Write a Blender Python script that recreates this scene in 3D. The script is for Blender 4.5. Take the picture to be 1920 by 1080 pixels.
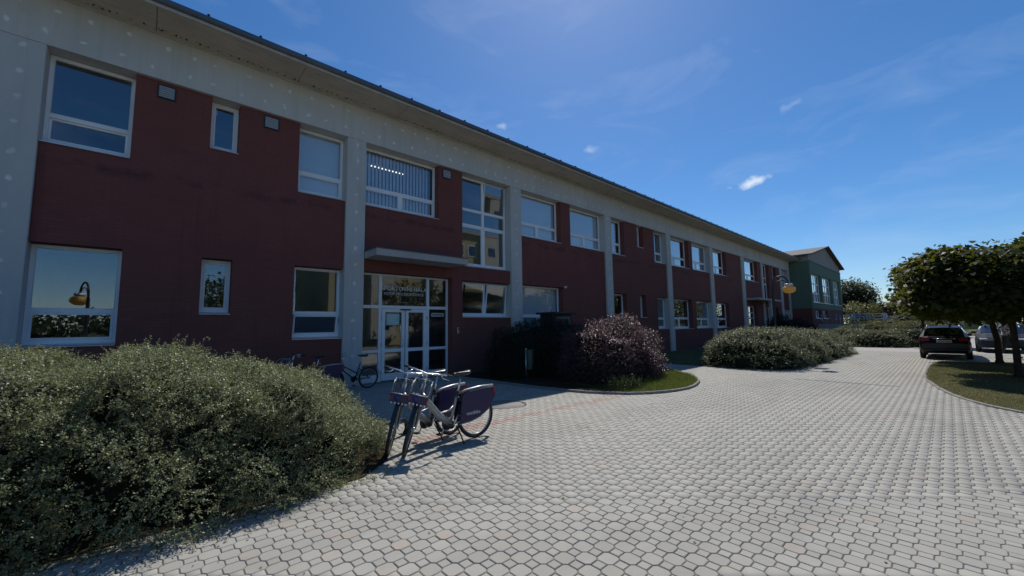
import bpy, math, random
import numpy as np
from mathutils import Matrix, Vector

# ------------------------------------------------------------------ scene, camera, sky, sun
for o in list(bpy.data.objects):
    bpy.data.objects.remove(o)
scene = bpy.context.scene
col = scene.collection
random.seed(7)
rng = np.random.default_rng(7)
RAD = math.radians

CAM_POS = Vector((0.0, -12.062, 1.70))
F_PX, PITCH, ROLL, HEAD = 746.3, RAD(5.519), RAD(-0.843), RAD(47.488)
fwd = Vector((math.cos(HEAD)*math.cos(PITCH), math.sin(HEAD)*math.cos(PITCH), math.sin(PITCH)))
r0 = Vector((math.sin(HEAD), -math.cos(HEAD), 0)); u0 = r0.cross(fwd)
right = r0*math.cos(ROLL) + u0*math.sin(ROLL)
up = -r0*math.sin(ROLL) + u0*math.cos(ROLL)
camd = bpy.data.cameras.new('camera'); cam = bpy.data.objects.new('camera', camd); col.objects.link(cam)
camd.sensor_width = 36.0; camd.lens = F_PX/1920*36.0; camd.clip_start = 0.05; camd.clip_end = 3000
M = Matrix((right, up, -fwd)).transposed().to_4x4(); M.translation = CAM_POS
cam.matrix_world = M
scene.camera = cam

SUN_AZ, SUN_EL = RAD(36.0), RAD(51.5)          # azimuth from +x towards +y
SUN = Vector((math.cos(SUN_EL)*math.cos(SUN_AZ), math.cos(SUN_EL)*math.sin(SUN_AZ), math.sin(SUN_EL)))
sd = bpy.data.lights.new('sun', 'SUN'); sun = bpy.data.objects.new('sun', sd); col.objects.link(sun)
sd.energy = 4.1; sd.angle = RAD(0.53); sd.color = (1.0, 0.955, 0.88)
sun.rotation_euler = SUN.to_track_quat('Z', 'Y').to_euler(); sun.location = (20, 20, 40)

vs = scene.view_settings
vs.view_transform = 'Standard'; vs.look = 'None'; vs.gamma = 1.0; vs.exposure = 0.0; vs.use_curve_mapping = False
SKY_STRENGTH = 0.118

def ray_dir(px, py):
    d = fwd + right*((px-960)/F_PX) + up*((540-py)/F_PX)
    return d.normalized()

world = bpy.data.worlds.new('World'); scene.world = world; world.use_nodes = True
wn, wl = world.node_tree.nodes, world.node_tree.links
wn.clear()
def WN(t, **k):
    n = wn.new(t)
    for a, b in k.items(): setattr(n, a, b)
    return n
def wmath(op, a, b=None, clamp=False):
    n = WN('ShaderNodeMath', operation=op, use_clamp=clamp)
    for i, v in enumerate((a, b)):
        if v is None: continue
        if hasattr(v, 'is_output'): wl.new(v, n.inputs[i])
        else: n.inputs[i].default_value = v
    return n.outputs[0]
sky = WN('ShaderNodeTexSky', sky_type='NISHITA', sun_disc=False)
sky.sun_elevation = SUN_EL; sky.sun_rotation = RAD(90) - SUN_AZ
sky.altitude = 300; sky.air_density = 1.0; sky.dust_density = 0.28; sky.ozone_density = 7.0
tc = WN('ShaderNodeTexCoord')
def wdot(v):
    n = WN('ShaderNodeVectorMath', operation='DOT_PRODUCT'); wl.new(tc.outputs['Generated'], n.inputs[0]); n.inputs[1].default_value = v
    return n.outputs['Value']
mp = WN('ShaderNodeMapping'); wl.new(tc.outputs['Generated'], mp.inputs[0]); mp.inputs['Scale'].default_value = (3.0, 3.0, 9.0)
nz = WN('ShaderNodeTexNoise'); nz.inputs['Scale'].default_value = 1.6; nz.inputs['Detail'].default_value = 7; nz.inputs['Roughness'].default_value = .58
nz.inputs['Distortion'].default_value = .5
wl.new(mp.outputs[0], nz.inputs['Vector'])
nf = WN('ShaderNodeTexNoise'); nf.inputs['Scale'].default_value = 45; nf.inputs['Detail'].default_value = 6; wl.new(tc.outputs['Generated'], nf.inputs['Vector'])
ramp = WN('ShaderNodeMapRange'); wl.new(nz.outputs['Fac'], ramp.inputs['Value'])
ramp.inputs['From Min'].default_value = .52; ramp.inputs['From Max'].default_value = .80; ramp.inputs['To Max'].default_value = .16
cloud = ramp.outputs[0]
for (cx, cy, sx, sy, rot, amt) in ((1410, 342, 34, 9, 9, 1.2), (940, 236, 12, 8, 0, .45), (1106, 282, 16, 9, 0, .40), (1488, 195, 26, 9, 15, .28)):
    d0 = ray_dir(cx, cy); e1 = d0.cross(Vector((0, 0, 1))).normalized(); e2 = e1.cross(d0)
    a = RAD(rot); e1, e2 = e1*math.cos(a)+e2*math.sin(a), e2*math.cos(a)-e1*math.sin(a)
    k = 1/F_PX
    u = wmath('DIVIDE', wdot(e1), sx*k*.8); v = wmath('DIVIDE', wdot(e2), sy*k*.8)
    q = wmath('SQRT', wmath('ADD', wmath('MULTIPLY', u, u), wmath('MULTIPLY', v, v)))
    q = wmath('SUBTRACT', 1.0, q); q = wmath('ADD', q, wmath('MULTIPLY', wmath('SUBTRACT', nf.outputs['Fac'], .5), 2.6))
    q = wmath('MULTIPLY', q, wmath('GREATER_THAN', wdot(d0), .5))
    q = wmath('MULTIPLY', wmath('MULTIPLY', q, 1.0, True), amt)
    cloud = wmath('MAXIMUM', cloud, q)
mix = WN('ShaderNodeMix', data_type='RGBA'); wl.new(wmath('MULTIPLY', cloud, .62, True), mix.inputs['Factor'])
hs = WN('ShaderNodeHueSaturation'); hs.inputs['Saturation'].default_value = 1.18; hs.inputs['Value'].default_value = .89
wl.new(sky.outputs[0], hs.inputs['Color'])
wl.new(hs.outputs[0], mix.inputs['A']); mix.inputs['B'].default_value = (7.6, 8.0, 8.6, 1)
bg = WN('ShaderNodeBackground'); bg.inputs['Strength'].default_value = SKY_STRENGTH
wl.new(mix.outputs['Result'], bg.inputs['Color'])
wo = WN('ShaderNodeOutputWorld'); wl.new(bg.outputs[0], wo.inputs[0])

# ------------------------------------------------------------------ helpers: materials
class Mat:
    def __init__(s, name):
        s.m = bpy.data.materials.new(name); s.m.use_nodes = True
        s.nt = s.m.node_tree; s.n = s.nt.nodes; s.l = s.nt.links
        s.b = s.n['Principled BSDF']; s.out = s.n['Material Output']; s._co = None
    def node(s, t, **k):
        n = s.n.new(t)
        for a, b in k.items(): setattr(n, a, b)
        return n
    def co(s):
        if s._co is None: s._co = s.node('ShaderNodeTexCoord').outputs['Object']
        return s._co
    def gpos(s): return s.node('ShaderNodeNewGeometry').outputs['Position']
    def put(s, sock, v):
        if hasattr(v, 'is_output'): s.l.new(v, sock)
        elif isinstance(v, (tuple, list)) and len(v) == 3 and sock.type == 'RGBA': sock.default_value = (*v, 1)
        else: sock.default_value = v
    def math(s, op, a, b=None, c=None, clamp=False):
        n = s.node('ShaderNodeMath', operation=op, use_clamp=clamp)
        for i, v in enumerate((a, b, c)):
            if v is not None: s.put(n.inputs[i], v)
        return n.outputs[0]
    def noise(s, scale, detail=4, rough=.55, vec=None, stretch=None, dist=0):
        n = s.node('ShaderNodeTexNoise'); n.inputs['Scale'].default_value = scale; n.inputs['Detail'].default_value = detail
        n.inputs['Roughness'].default_value = rough; n.inputs['Distortion'].default_value = dist
        v = vec if vec is not None else s.gpos()
        if stretch:
            mp = s.node('ShaderNodeMapping'); mp.inputs['Scale'].default_value = stretch; s.l.new(v, mp.inputs[0]); v = mp.outputs[0]
        s.l.new(v, n.inputs['Vector']); return n.outputs['Fac']
    def rng(s, v, a, b, c=0., d=1.):
        n = s.node('ShaderNodeMapRange'); s.put(n.inputs['Value'], v)
        for k, x in zip(('From Min', 'From Max', 'To Min', 'To Max'), (a, b, c, d)): n.inputs[k].default_value = x
        return n.outputs[0]
    def mix(s, f, a, b, mode='MIX'):
        n = s.node('ShaderNodeMix', data_type='RGBA', blend_type=mode)
        s.put(n.inputs['Factor'], f); s.put(n.inputs['A'], a); s.put(n.inputs['B'], b); return n.outputs['Result']
    def bump(s, h, strength=.3, dist=.01):
        n = s.node('ShaderNodeBump'); n.inputs['Strength'].default_value = strength; n.inputs['Distance'].default_value = dist
        s.l.new(h, n.inputs['Height']); s.l.new(n.outputs[0], s.b.inputs['Normal'])
    def set(s, color=None, rough=None, metal=None, spec=None):
        if color is not None: s.put(s.b.inputs['Base Color'], color)
        if rough is not None: s.put(s.b.inputs['Roughness'], rough)
        if metal is not None: s.b.inputs['Metallic'].default_value = metal
        if spec is not None: s.put(s.b.inputs['Specular IOR Level'], spec)
        return s
    def attr(s, name):
        n = s.node('ShaderNodeAttribute', attribute_name=name); return n.outputs['Fac']

def simple(name, color, rough=.5, metal=0, var=.12, scale=6, bump=0, spec=.5):
    m = Mat(name); n = m.noise(scale, 5, .6)
    c = m.mix(m.rng(n, .3, .7), tuple(v*(1-var) for v in color), tuple(min(1, v*(1+var)) for v in color))
    m.set(c, m.rng(m.noise(scale*3, 3), .3, .7, max(0.02, rough-.08), min(1, rough+.08)), metal, spec)
    if bump: m.bump(m.noise(scale*12, 4), bump, .004)
    return m.m

def leaf_mat(name, dark, light, gloss=.38, trans=.25, tcol=None, spec=.5):
    m = Mat(name); t = m.attr('tone')
    c = m.mix(t, dark, light)
    m.set(c, gloss, 0, spec)
    tr = m.node('ShaderNodeBsdfTranslucent'); m.put(tr.inputs[0], m.mix(.6, c, tcol or light))
    ms = m.node('ShaderNodeMixShader'); ms.inputs[0].default_value = trans
    m.l.new(m.b.outputs[0], ms.inputs[1]); m.l.new(tr.outputs[0], ms.inputs[2]); m.l.new(ms.outputs[0], m.out.inputs[0])
    return m.m

def plaster(name, base, dots):
    m = Mat(name); P = m.gpos()
    big = m.noise(.9, 5, .6, P, (1, 1, .35)); fine = m.noise(34, 4, .6, P)
    c = m.mix(m.rng(big, .3, .72), tuple(v*.86 for v in base), tuple(v*1.06 for v in base))
    c = m.mix(m.rng(fine, .3, .7, 0, .25), c, tuple(v*.8 for v in base))
    streak = m.noise(5, 4, .65, P, (1, 1, .06))
    c = m.mix(m.rng(streak, .52, .8, 0, .42), c, tuple(v*.58 for v in base))
    c = m.mix(m.rng(m.noise(2.1, 6, .7, P), .55, .85, 0, .4), c, tuple(v*.66 for v in base))
    sp = m.node('ShaderNodeSeparateXYZ'); m.l.new(P, sp.inputs[0]); x, z = sp.outputs[0], sp.outputs[2]
    jit = m.noise(1.7, 1, .5, P); jit2 = m.noise(2.3, 1, .5, P, (1, 1, 2.2))
    def dot_at(px, pz, sx, sz, ox, oz, r):
        a = m.math('SUBTRACT', m.math('FRACT', m.math('DIVIDE', m.math('SUBTRACT', px, ox-sx/2), sx)), .5) if sx else m.math('SUBTRACT', px, ox)
        if sx: a = m.math('MULTIPLY', a, sx)
        b = m.math('SUBTRACT', m.math('FRACT', m.math('DIVIDE', m.math('SUBTRACT', pz, oz-sz/2), sz)), .5) if sz else m.math('SUBTRACT', pz, oz)
        if sz: b = m.math('MULTIPLY', b, sz)
        d = m.math('SQRT', m.math('ADD', m.math('MULTIPLY', a, a), m.math('MULTIPLY', b, b)))
        return m.rng(d, r*1.15, r*.6)
    xj = m.math('ADD', x, m.rng(jit, .2, .8, -.16, .16)); zj = m.math('ADD', z, m.rng(jit2, .2, .8, -.07, .07))
    if dots == 'band':
        d = m.math('MAXIMUM', dot_at(xj, zj, .55, 0, -.05, 8.42, .05), dot_at(xj, zj, .55, 0, .37, 7.90, .05))
    elif dots == 'pillar':
        oc = m.node('ShaderNodeSeparateXYZ'); m.l.new(m.co(), oc.inputs[0])
        d = dot_at(m.math('ADD', oc.outputs[0], m.rng(jit, .2, .8, -.06, .06)), zj, 0, .55, 0, 1.42, .05)
    else: d = None
    if d is not None:
        side = m.node('ShaderNodeNewGeometry').outputs['Normal']; sn = m.node('ShaderNodeSeparateXYZ'); m.l.new(side, sn.inputs[0])
        d = m.math('MULTIPLY', d, m.math('LESS_THAN', sn.outputs[1], -.5))
        c = m.mix(m.math('MULTIPLY', d, m.rng(m.noise(3.1, 2, .5, P), .25, .7, .3, .85)), c, tuple(min(.86, v*1.55) for v in base))
    m.set(c, .9, 0, .2); m.bump(m.noise(90, 3, .6, P), .35, .004)
    return m.m

MT = {}
MT['band'] = plaster('fascia plaster', (.60, .585, .55), 'band')
MT['pillar'] = plaster('pillar plaster', (.57, .56, .53), 'pillar')
MT['concrete'] = plaster('old concrete', (.48, .46, .43), None)
MT['gable_grey'] = plaster('gable plaster', (.36, .33, .30), None)

m = Mat('red clinker wall'); P = m.gpos()
bk = m.node('ShaderNodeTexBrick'); bk.inputs['Scale'].default_value = 1.0
bk.inputs['Brick Width'].default_value = .25; bk.inputs['Row Height'].default_value = .075; bk.inputs['Mortar Size'].default_value = .006
bk.inputs['Mortar Smooth'].default_value = .3; bk.inputs['Bias'].default_value = 0
sx = m.node('ShaderNodeSeparateXYZ'); m.l.new(P, sx.inputs[0]); cx = m.node('ShaderNodeCombineXYZ')
m.l.new(m.math('ADD', sx.outputs[0], sx.outputs[1]), cx.inputs[0]); m.l.new(sx.outputs[2], cx.inputs[1]); m.l.new(cx.outputs[0], bk.inputs['Vector'])
bk.inputs['Color1'].default_value = (.190, .066, .054, 1); bk.inputs['Color2'].default_value = (.212, .074, .061, 1); bk.inputs['Mortar'].default_value = (.155, .056, .048, 1)
c = m.mix(m.rng(m.noise(.7, 6, .6, P), .35, .75, 0, .55), bk.outputs['Color'], (.140, .050, .043))
c = m.mix(m.rng(m.noise(3.2, 5, .65, P, (.35, .35, 1.3)), .56, .82, 0, .5), c, (.095, .040, .036))
c = m.mix(m.rng(m.noise(60, 3, .6, P), .62, .85, 0, .3), c, (.24, .12, .11))
c = m.mix(m.rng(m.noise(4.2, 5, .7, P, (1, 1, .07)), .54, .78, 0, .5), c, (.085, .042, .038))
low = m.math('MULTIPLY', m.rng(sx.outputs[2], .9, .05), m.rng(m.noise(3.0, 5, .7, P), .3, .7, .2, .9))
c = m.mix(m.math('MULTIPLY', low, .6), c, (.12, .085, .07))
lin = m.math('MULTIPLY', m.rng(m.math('ABSOLUTE', m.math('SUBTRACT', sx.outputs[2], m.math('ADD', 5.12, m.math('MULTIPLY', m.noise(.8, 4, .6, P), .35)))), .16, .0), m.rng(m.noise(1.4, 5, .7, P), .42, .62, 0, .75))
c = m.mix(lin, c, (.06, .034, .032))
m.set(c, .82, 0, .25); m.bump(bk.outputs['Fac'], -.35, .004); MT['red'] = m.m

m = Mat('soffit boards'); P = m.gpos(); s = m.node('ShaderNodeSeparateXYZ'); m.l.new(P, s.inputs[0])
fr = m.math('FRACT', m.math('DIVIDE', s.outputs[1], .105))
ln = m.math('MAXIMUM', m.rng(fr, .06, .0), m.rng(fr, .94, 1.0))
c = m.mix(m.rng(m.noise(1.3, 5, .6, P), .3, .7), (.52, .46, .37), (.66, .59, .48))
c = m.mix(m.rng(m.noise(7, 5, .7, P, (.25, 2, 1)), .52, .75, 0, .6), c, (.22, .195, .16))
c = m.mix(m.math('MULTIPLY', ln, .55), c, (.12, .105, .09))
perf = m.math('MULTIPLY', m.rng(m.noise(16, 2, .5, P, (1, .35, 1)), .55, .62), m.math('MULTIPLY', m.math('GREATER_THAN', s.outputs[1], -.20), m.math('LESS_THAN', s.outputs[1], -.11)))
c = m.mix(perf, c, (.05, .045, .04))
m.set(c, .85); MT['soffit'] = m.m

MT['white_pvc'] = simple('white window plastic', (.86, .865, .87), .38, 0, .04, 3)
MT['sill'] = simple('aluminium sill', (.60, .61, .62), .35, .6, .06, 5)
MT['dark_metal'] = simple('dark metal', (.028, .030, .034), .45, .3, .2, 9)
MT['gutter'] = simple('grey gutter sheet', (.115, .135, .165), .42, .5, .12, 2)
MT['roof'] = simple('roof sheet', (.10, .11, .12), .5, .3, .1, 2)
MT['roof_brown'] = simple('brown roof tiles', (.085, .066, .058), .75, 0, .2, 4)
MT['eave_edge'] = simple('eave edge board', (.50, .485, .45), .75, 0, .14, 5)
MT['vent_frame'] = MT['dark_metal']
MT['vent'] = simple('vent grille', (.46, .47, .47), .5, .2, .08, 20)
MT['interior'] = simple('interior wall', (.30, .29, .27), .9, 0, .1, 1)
MT['blind'] = simple('roller blind', (.58, .64, .70), .85, 0, .04, 2)
MT['strip_blind'] = simple('vertical blind strips', (.62, .65, .68), .8, 0, .06, 8)
MT['paper'] = simple('paper notice', (.45, .62, .58), .7, 0, .08, 20)
MT['ink'] = simple('dark print', (.03, .03, .035), .6, 0, .05, 20)
MT['letters'] = simple('white lettering', (.75, .76, .76), .6, 0, .03, 9)
MT['steel'] = simple('brushed steel', (.55, .56, .57), .3, .9, .08, 30)
MT['green_wall'] = simple('green plaster', (.14, .205, .155), .9, 0, .07, .8, .2, .2)
MT['white_plastic'] = simple('white plastic', (.7, .7, .69), .4, 0, .05, 9)

def glass(name, base=.10, tint=(.965, .98, .98)):
    m = Mat(name); m.n.remove(m.b)
    lw = m.node('ShaderNodeLayerWeight'); lw.inputs['Blend'].default_value = .5      # Schlick, the same from both sides of the pane
    f = m.math('ADD', m.math('MULTIPLY', m.math('POWER', lw.outputs['Facing'], 5.0), .957), .043)
    f = m.math('ADD', m.math('MULTIPLY', f, 2.6), base, clamp=True)
    tr = m.node('ShaderNodeBsdfTransparent'); tr.inputs[0].default_value = (*tint, 1)
    gl = m.node('ShaderNodeBsdfGlossy'); gl.inputs['Roughness'].default_value = .0; gl.inputs['Color'].default_value = (.93, .96, 1.0, 1)
    bp = m.node('ShaderNodeBump'); bp.inputs['Strength'].default_value = .035; bp.inputs['Distance'].default_value = .02
    m.l.new(m.noise(1.1, 2, .5), bp.inputs['Height']); m.l.new(bp.outputs[0], gl.inputs['Normal'])
    ms = m.node('ShaderNodeMixShader'); m.l.new(f, ms.inputs[0]); m.l.new(tr.outputs[0], ms.inputs[1]); m.l.new(gl.outputs[0], ms.inputs[2])
    m.l.new(ms.outputs[0], m.out.inputs[0]); return m.m
MT['glass'] = glass('window glass', .01)
MT['glass_car'] = glass('car glass', .0, (.3, .33, .33))

def emis(name, color, strength):
    m = Mat(name); m.set(color, .6); m.b.inputs['Emission Color'].default_value = (*color, 1); m.b.inputs['Emission Strength'].default_value = strength
    return m.m
MT['tube_light'] = emis('lit fluorescent tube', (1, .93, .85), 2.2)

# pavers
def paver_mat(name, use_attr):
    m = Mat(name); P = m.gpos()
    t = m.attr('tone') if use_attr else m.node('ShaderNodeObjectInfo').outputs['Random']
    c = m.mix(t, (.335, .318, .272), (.405, .386, .333))
    c = m.mix(m.rng(m.math('FRACT', m.math('MULTIPLY', t, 37.3)), .93, 1.0, 0, .55), c, (.43, .33, .26))
    c = m.mix(m.rng(m.noise(.55, 6, .65, P, (.5,1.3,1), .8), .47, .70, 0, .62), c, (.225, .212, .185))
    c = m.mix(m.rng(m.noise(.35, 5, .6, P), .42, .72, 0, .35), c, (.41, .385, .325))
    c = m.mix(m.rng(m.noise(2.6, 6, .7, P), .55, .8, 0, .4), c, (.21, .20, .175))
    g = m.noise(230, 3, .7, P)
    c = m.mix(m.rng(g, .30, .72, .0, .40), c, (.22, .22, .21))
    c = m.mix(m.rng(m.noise(420, 2, .6, P), .66, .8, 0, .5), c, (.62, .61, .58))
    if use_attr: c = m.mix(m.math('MULTIPLY', m.attr('red'), .40), c, (.34, .12, .085))
    m.set(c, m.rng(g, .3, .7, .62, .82), 0, .42); m.bump(g, .5, .003)
    return m.m
MT['paver'] = paver_mat('concrete paving block', True)
MT['paver_one'] = paver_mat('concrete paving block single', False)
m = Mat('joint sand'); P = m.gpos()
c = m.mix(m.rng(m.noise(3, 5, .6, P), .35, .7), (.17, .16, .135), (.25, .235, .195))
c = m.mix(m.rng(m.noise(.8, 4, .6, P), .58, .75, 0, .5), c, (.055, .070, .025))
m.set(c, .95, 0, .1); m.bump(m.noise(150, 3, .6, P), .5, .004); MT['joint'] = m.m
m = Mat('distant paving'); P = m.gpos()
c = m.mix(m.rng(m.noise(9, 6, .7, P), .3, .7), (.33, .32, .29), (.41, .395, .36))
m.set(c, .85, 0, .35); m.bump(m.noise(60, 3), .4, .006); MT['paving_far'] = m.m
m = Mat('lawn soil'); P = m.gpos()
c = m.mix(m.rng(m.noise(1.1, 6, .65, P), .35, .7), (.055, .075, .022), (.13, .115, .05))
c = m.mix(m.rng(m.noise(11, 5, .7, P), .45, .75, 0, .7), c, (.17, .14, .075))
m.set(c, .95, 0, .1); m.bump(m.noise(70, 4, .7, P), .8, .02); MT['soil'] = m.m
MT['litter'] = simple('leaf litter soil', (.045,.036,.024), .95, 0, .5, 18, .8, .05)
MT['kerb'] = simple('concrete kerb', (.25, .235, .215), .85, 0, .16, 5, .4, .3)
MT['dry_grass'] = leaf_mat('dry lawn blades', (.070,.078,.030), (.27,.235,.125), .6, .3, (.3,.28,.12), .2)
MT['grass'] = leaf_mat('grass blades', (.055, .085, .018), (.20, .22, .06), .55, .35, (.25, .32, .05), .25)

# ------------------------------------------------------------------ helpers: geometry
class MB:
    def __init__(s): s.v = []; s.f = []; s.mi = []; s.sm = []
    def add(s, vs, fs, mi=0, smooth=False):
        b = len(s.v); s.v += [tuple(v) for v in vs]
        for f in fs: s.f.append(tuple(i+b for i in f)); s.mi.append(mi); s.sm.append(smooth)
        return s
    def box(s, x0, x1, y0, y1, z0, z1, mi=0):
        return s.add([(x0,y0,z0),(x1,y0,z0),(x1,y1,z0),(x0,y1,z0),(x0,y0,z1),(x1,y0,z1),(x1,y1,z1),(x0,y1,z1)],
              [(0,3,2,1),(4,5,6,7),(0,1,5,4),(1,2,6,5),(2,3,7,6),(3,0,4,7)], mi)
    def bbox(s, x0, x1, y0, y1, z0, z1, b=.01, mi=0):
        # box with chamfered vertical and top edges
        pts = [(x0+b,y0),(x1-b,y0),(x1,y0+b),(x1,y1-b),(x1-b,y1),(x0+b,y1),(x0,y1-b),(x0,y0+b)]
        cx, cy = (x0+x1)/2, (y0+y1)/2
        ins = [(cx+(p[0]-cx)*max(0,1-2*b/(x1-x0)), cy+(p[1]-cy)*max(0,1-2*b/(y1-y0))) for p in pts]
        vs = [(p[0],p[1],z0) for p in ins]+[(p[0],p[1],z0+b) for p in pts]+[(p[0],p[1],z1-b) for p in pts]+[(p[0],p[1],z1) for p in ins]
        fs = [tuple(reversed(range(8))), tuple(range(24,32))]
        for k in range(3):
            for i in range(8): j=(i+1)%8; fs.append((k*8+i,k*8+j,k*8+8+j,k*8+8+i))
        return s.add(vs, fs, mi)
    def tube(s, pts, r, n=8, mi=0, caps=True, smooth=True):
        pts = [Vector(p) for p in pts]; rs = r if isinstance(r, (list, tuple)) else [r]*len(pts)
        vs, fs = [], []; ref = None
        for i, p in enumerate(pts):
            t = (pts[min(i+1,len(pts)-1)]-pts[max(i-1,0)]).normalized()
            if ref is None:
                a = Vector((0,0,1)) if abs(t.z) < .9 else Vector((1,0,0)); ref = t.cross(a).normalized()
            else: ref = (ref - t*ref.dot(t)).normalized()
            bn = t.cross(ref)
            for k in range(n):
                an = 2*math.pi*k/n; vs.append(p + (ref*math.cos(an)+bn*math.sin(an))*rs[i])
        for i in range(len(pts)-1):
            for k in range(n): k2=(k+1)%n; fs.append((i*n+k,i*n+k2,(i+1)*n+k2,(i+1)*n+k))
        b = len(s.v); s.add(vs, fs, mi, smooth)
        if caps:
            s.f += [tuple(b+k for k in reversed(range(n))), tuple(b+(len(pts)-1)*n+k for k in range(n))]; s.mi += [mi]*2; s.sm += [False]*2
        return s
    def lathe(s, prof, c=(0,0,0), n=20, mi=0, axis='z', smooth=True):
        vs, fs = [], []
        for (r, h) in prof:
            for k in range(n):
                a = 2*math.pi*k/n; x, y = r*math.cos(a), r*math.sin(a)
                p = (x,y,h) if axis == 'z' else ((x,h,y) if axis == 'y' else (h,x,y))
                vs.append((p[0]+c[0],p[1]+c[1],p[2]+c[2]))
        for i in range(len(prof)-1):
            for k in range(n): k2=(k+1)%n; fs.append((i*n+k,i*n+k2,(i+1)*n+k2,(i+1)*n+k))
        return s.add(vs, fs, mi, smooth)
    def torus(s, c, R, r, axis='y', N=36, n=8, mi=0):
        vs, fs = [], []
        for i in range(N):
            a = 2*math.pi*i/N
            for k in range(n):
                b = 2*math.pi*k/n; q = R+r*math.cos(b); h = r*math.sin(b)
                p = (q*math.cos(a), h, q*math.sin(a)) if axis == 'y' else (q*math.cos(a), q*math.sin(a), h)
                vs.append((p[0]+c[0],p[1]+c[1],p[2]+c[2]))
        for i in range(N):
            for k in range(n): i2=(i+1)%N; k2=(k+1)%n; fs.append((i*n+k,i2*n+k,i2*n+k2,i*n+k2))
        return s.add(vs, fs, mi, True)
    def prism(s, poly, y0, y1, mi=0):   # polygon in xz, extruded along y
        n = len(poly); vs = [(x,y0,z) for x,z in poly]+[(x,y1,z) for x,z in poly]
        return s.add(vs, [tuple(range(n)), tuple(reversed(range(n,2*n)))]+[(i,n+i,n+(i+1)%n,(i+1)%n) for i in range(n)], mi)
    def prism_z(s, poly, z0, z1, mi=0):
        n = len(poly); vs = [(x,y,z0) for x,y in poly]+[(x,y,z1) for x,y in poly]
        return s.add(vs, [tuple(reversed(range(n))), tuple(range(n,2*n))]+[(i,(i+1)%n,n+(i+1)%n,n+i) for i in range(n)], mi)
    def build(s, name, mats, parent=None, loc=None):
        me = bpy.data.meshes.new(name)
        vs = s.v
        if loc: vs = [(v[0]-loc[0],v[1]-loc[1],v[2]-loc[2]) for v in vs]
        me.from_pydata(vs, [], s.f)
        for m in (mats if isinstance(mats, (list, tuple)) else [mats]): me.materials.append(m)
        me.polygons.foreach_set('material_index', s.mi); me.polygons.foreach_set('use_smooth', s.sm)
        o = bpy.data.objects.new(name, me); col.objects.link(o)
        if loc: o.location = loc
        if parent: o.parent = parent
        return o

def np_mesh(name, V, F, mats, parent=None, attrs=None, smooth=False):
    me = bpy.data.meshes.new(name); nf, k = F.shape
    me.vertices.add(len(V)); me.vertices.foreach_set('co', np.ascontiguousarray(V, np.float32).ravel())
    me.loops.add(nf*k); me.loops.foreach_set('vertex_index', np.ascontiguousarray(F, np.int32).ravel())
    me.polygons.add(nf); me.polygons.foreach_set('loop_start', np.arange(0, nf*k, k, dtype=np.int32))
    me.update(calc_edges=True)
    for a, arr in (attrs or {}).items():
        at = me.attributes.new(a, 'FLOAT', 'FACE'); at.data.foreach_set('value', np.ascontiguousarray(arr, np.float32))
    if smooth: me.polygons.foreach_set('use_smooth', [True]*nf)
    for m in (mats if isinstance(mats, (list, tuple)) else [mats]): me.materials.append(m)
    o = bpy.data.objects.new(name, me); col.objects.link(o)
    if parent: o.parent = parent
    return o

def empty(name, loc=(0,0,0), rz=0, label=None, cat=None, group=None):
    o = bpy.data.objects.new(name, None); col.objects.link(o); o.location = loc; o.rotation_euler = (0,0,rz); o.empty_display_size = .2
    if label: tag(o, label, cat, group)
    return o
def tag(o, label=None, cat=None, group=None, kind=None):
    if label: o['label'] = label
    if cat: o['category'] = cat
    if group: o['group'] = group
    if kind: o['kind'] = kind
    return o
def copy_tree(o, parent=None):
    c = o.copy(); col.objects.link(c)
    if parent: c.parent = parent
    for ch in [x for x in bpy.data.objects if x.parent == o]: copy_tree(ch, c)
    return c
def text_mesh(name, txt, size, mat, parent, loc, rot, extrude=.001, align='CENTER'):
    cu = bpy.data.curves.new(name, 'FONT'); cu.body = txt; cu.size = size; cu.extrude = extrude; cu.align_x = align; cu.resolution_u = 2
    t = bpy.data.objects.new(name+'_tmp', cu); col.objects.link(t)
    me = bpy.data.meshes.new_from_object(t.evaluated_get(bpy.context.evaluated_depsgraph_get()))
    bpy.data.objects.remove(t); me.name = name; me.materials.clear(); me.materials.append(mat)
    o = bpy.data.objects.new(name, me); col.objects.link(o); o.location = loc; o.rotation_euler = rot
    if parent: o.parent = parent
    return o

# ------------------------------------------------------------------ ground and paving
g = MB().add([(-400,-400,-.08),(500,-400,-.08),(500,500,-.08),(-400,500,-.08)], [(0,1,2,3)]).build('ground', MT['soil']); tag(g, kind='structure')
# outlines (metres): planting island in front of the wall, lawn on the right, hedge bed on the left
ISLAND = [(7.9,-.2),(7.95,-3.3),(8.03,-4.3),(8.12,-5.1),(8.28,-5.8),(8.75,-6.6),(9.25,-7.0),(9.8,-7.22),(10.5,-7.3),(11.2,-7.24),(12.05,-6.97),(12.8,-6.55),(13.4,-6.1),(14.0,-5.4),(14.6,-4.45),(15.0,-3.4),(15.2,-2.0),(15.2,-.2)]
LAWN = [(24.2,-11.75),(23.4,-11.56),(21.5,-11.45),(19.6,-11.42),(17.9,-11.44),(16.6,-11.5),(15.4,-11.66),(14.4,-11.82),(13.6,-11.98),(12.9,-12.2),(12.3,-12.45),(11.8,-12.84),(11.2,-13.5),(10.9,-14.6),(10.8,-19),(24.4,-19)]
BED_L = [(-14,-7.40),(1.9,-7.40),(2.4,-7.0),(2.75,-6.4),(2.9,-5.6),(2.7,-4.6),(2.2,-4.0),(-14,-4.0)]
BED_F = [(16.6,-5.0),(16.3,-6.6),(17.4,-8.1),(19.5,-8.35),(24,-8.5),(28.4,-8.65),(29.5,-8.3),(30.2,-6),(30.2,-.2),(16.9,-.2)]
BED_E = [(34.9,-7.6),(36,-9.9),(37.3,-10.9),(40,-11.6),(60,-12),(60,-.2),(34.9,-.2)]
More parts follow.
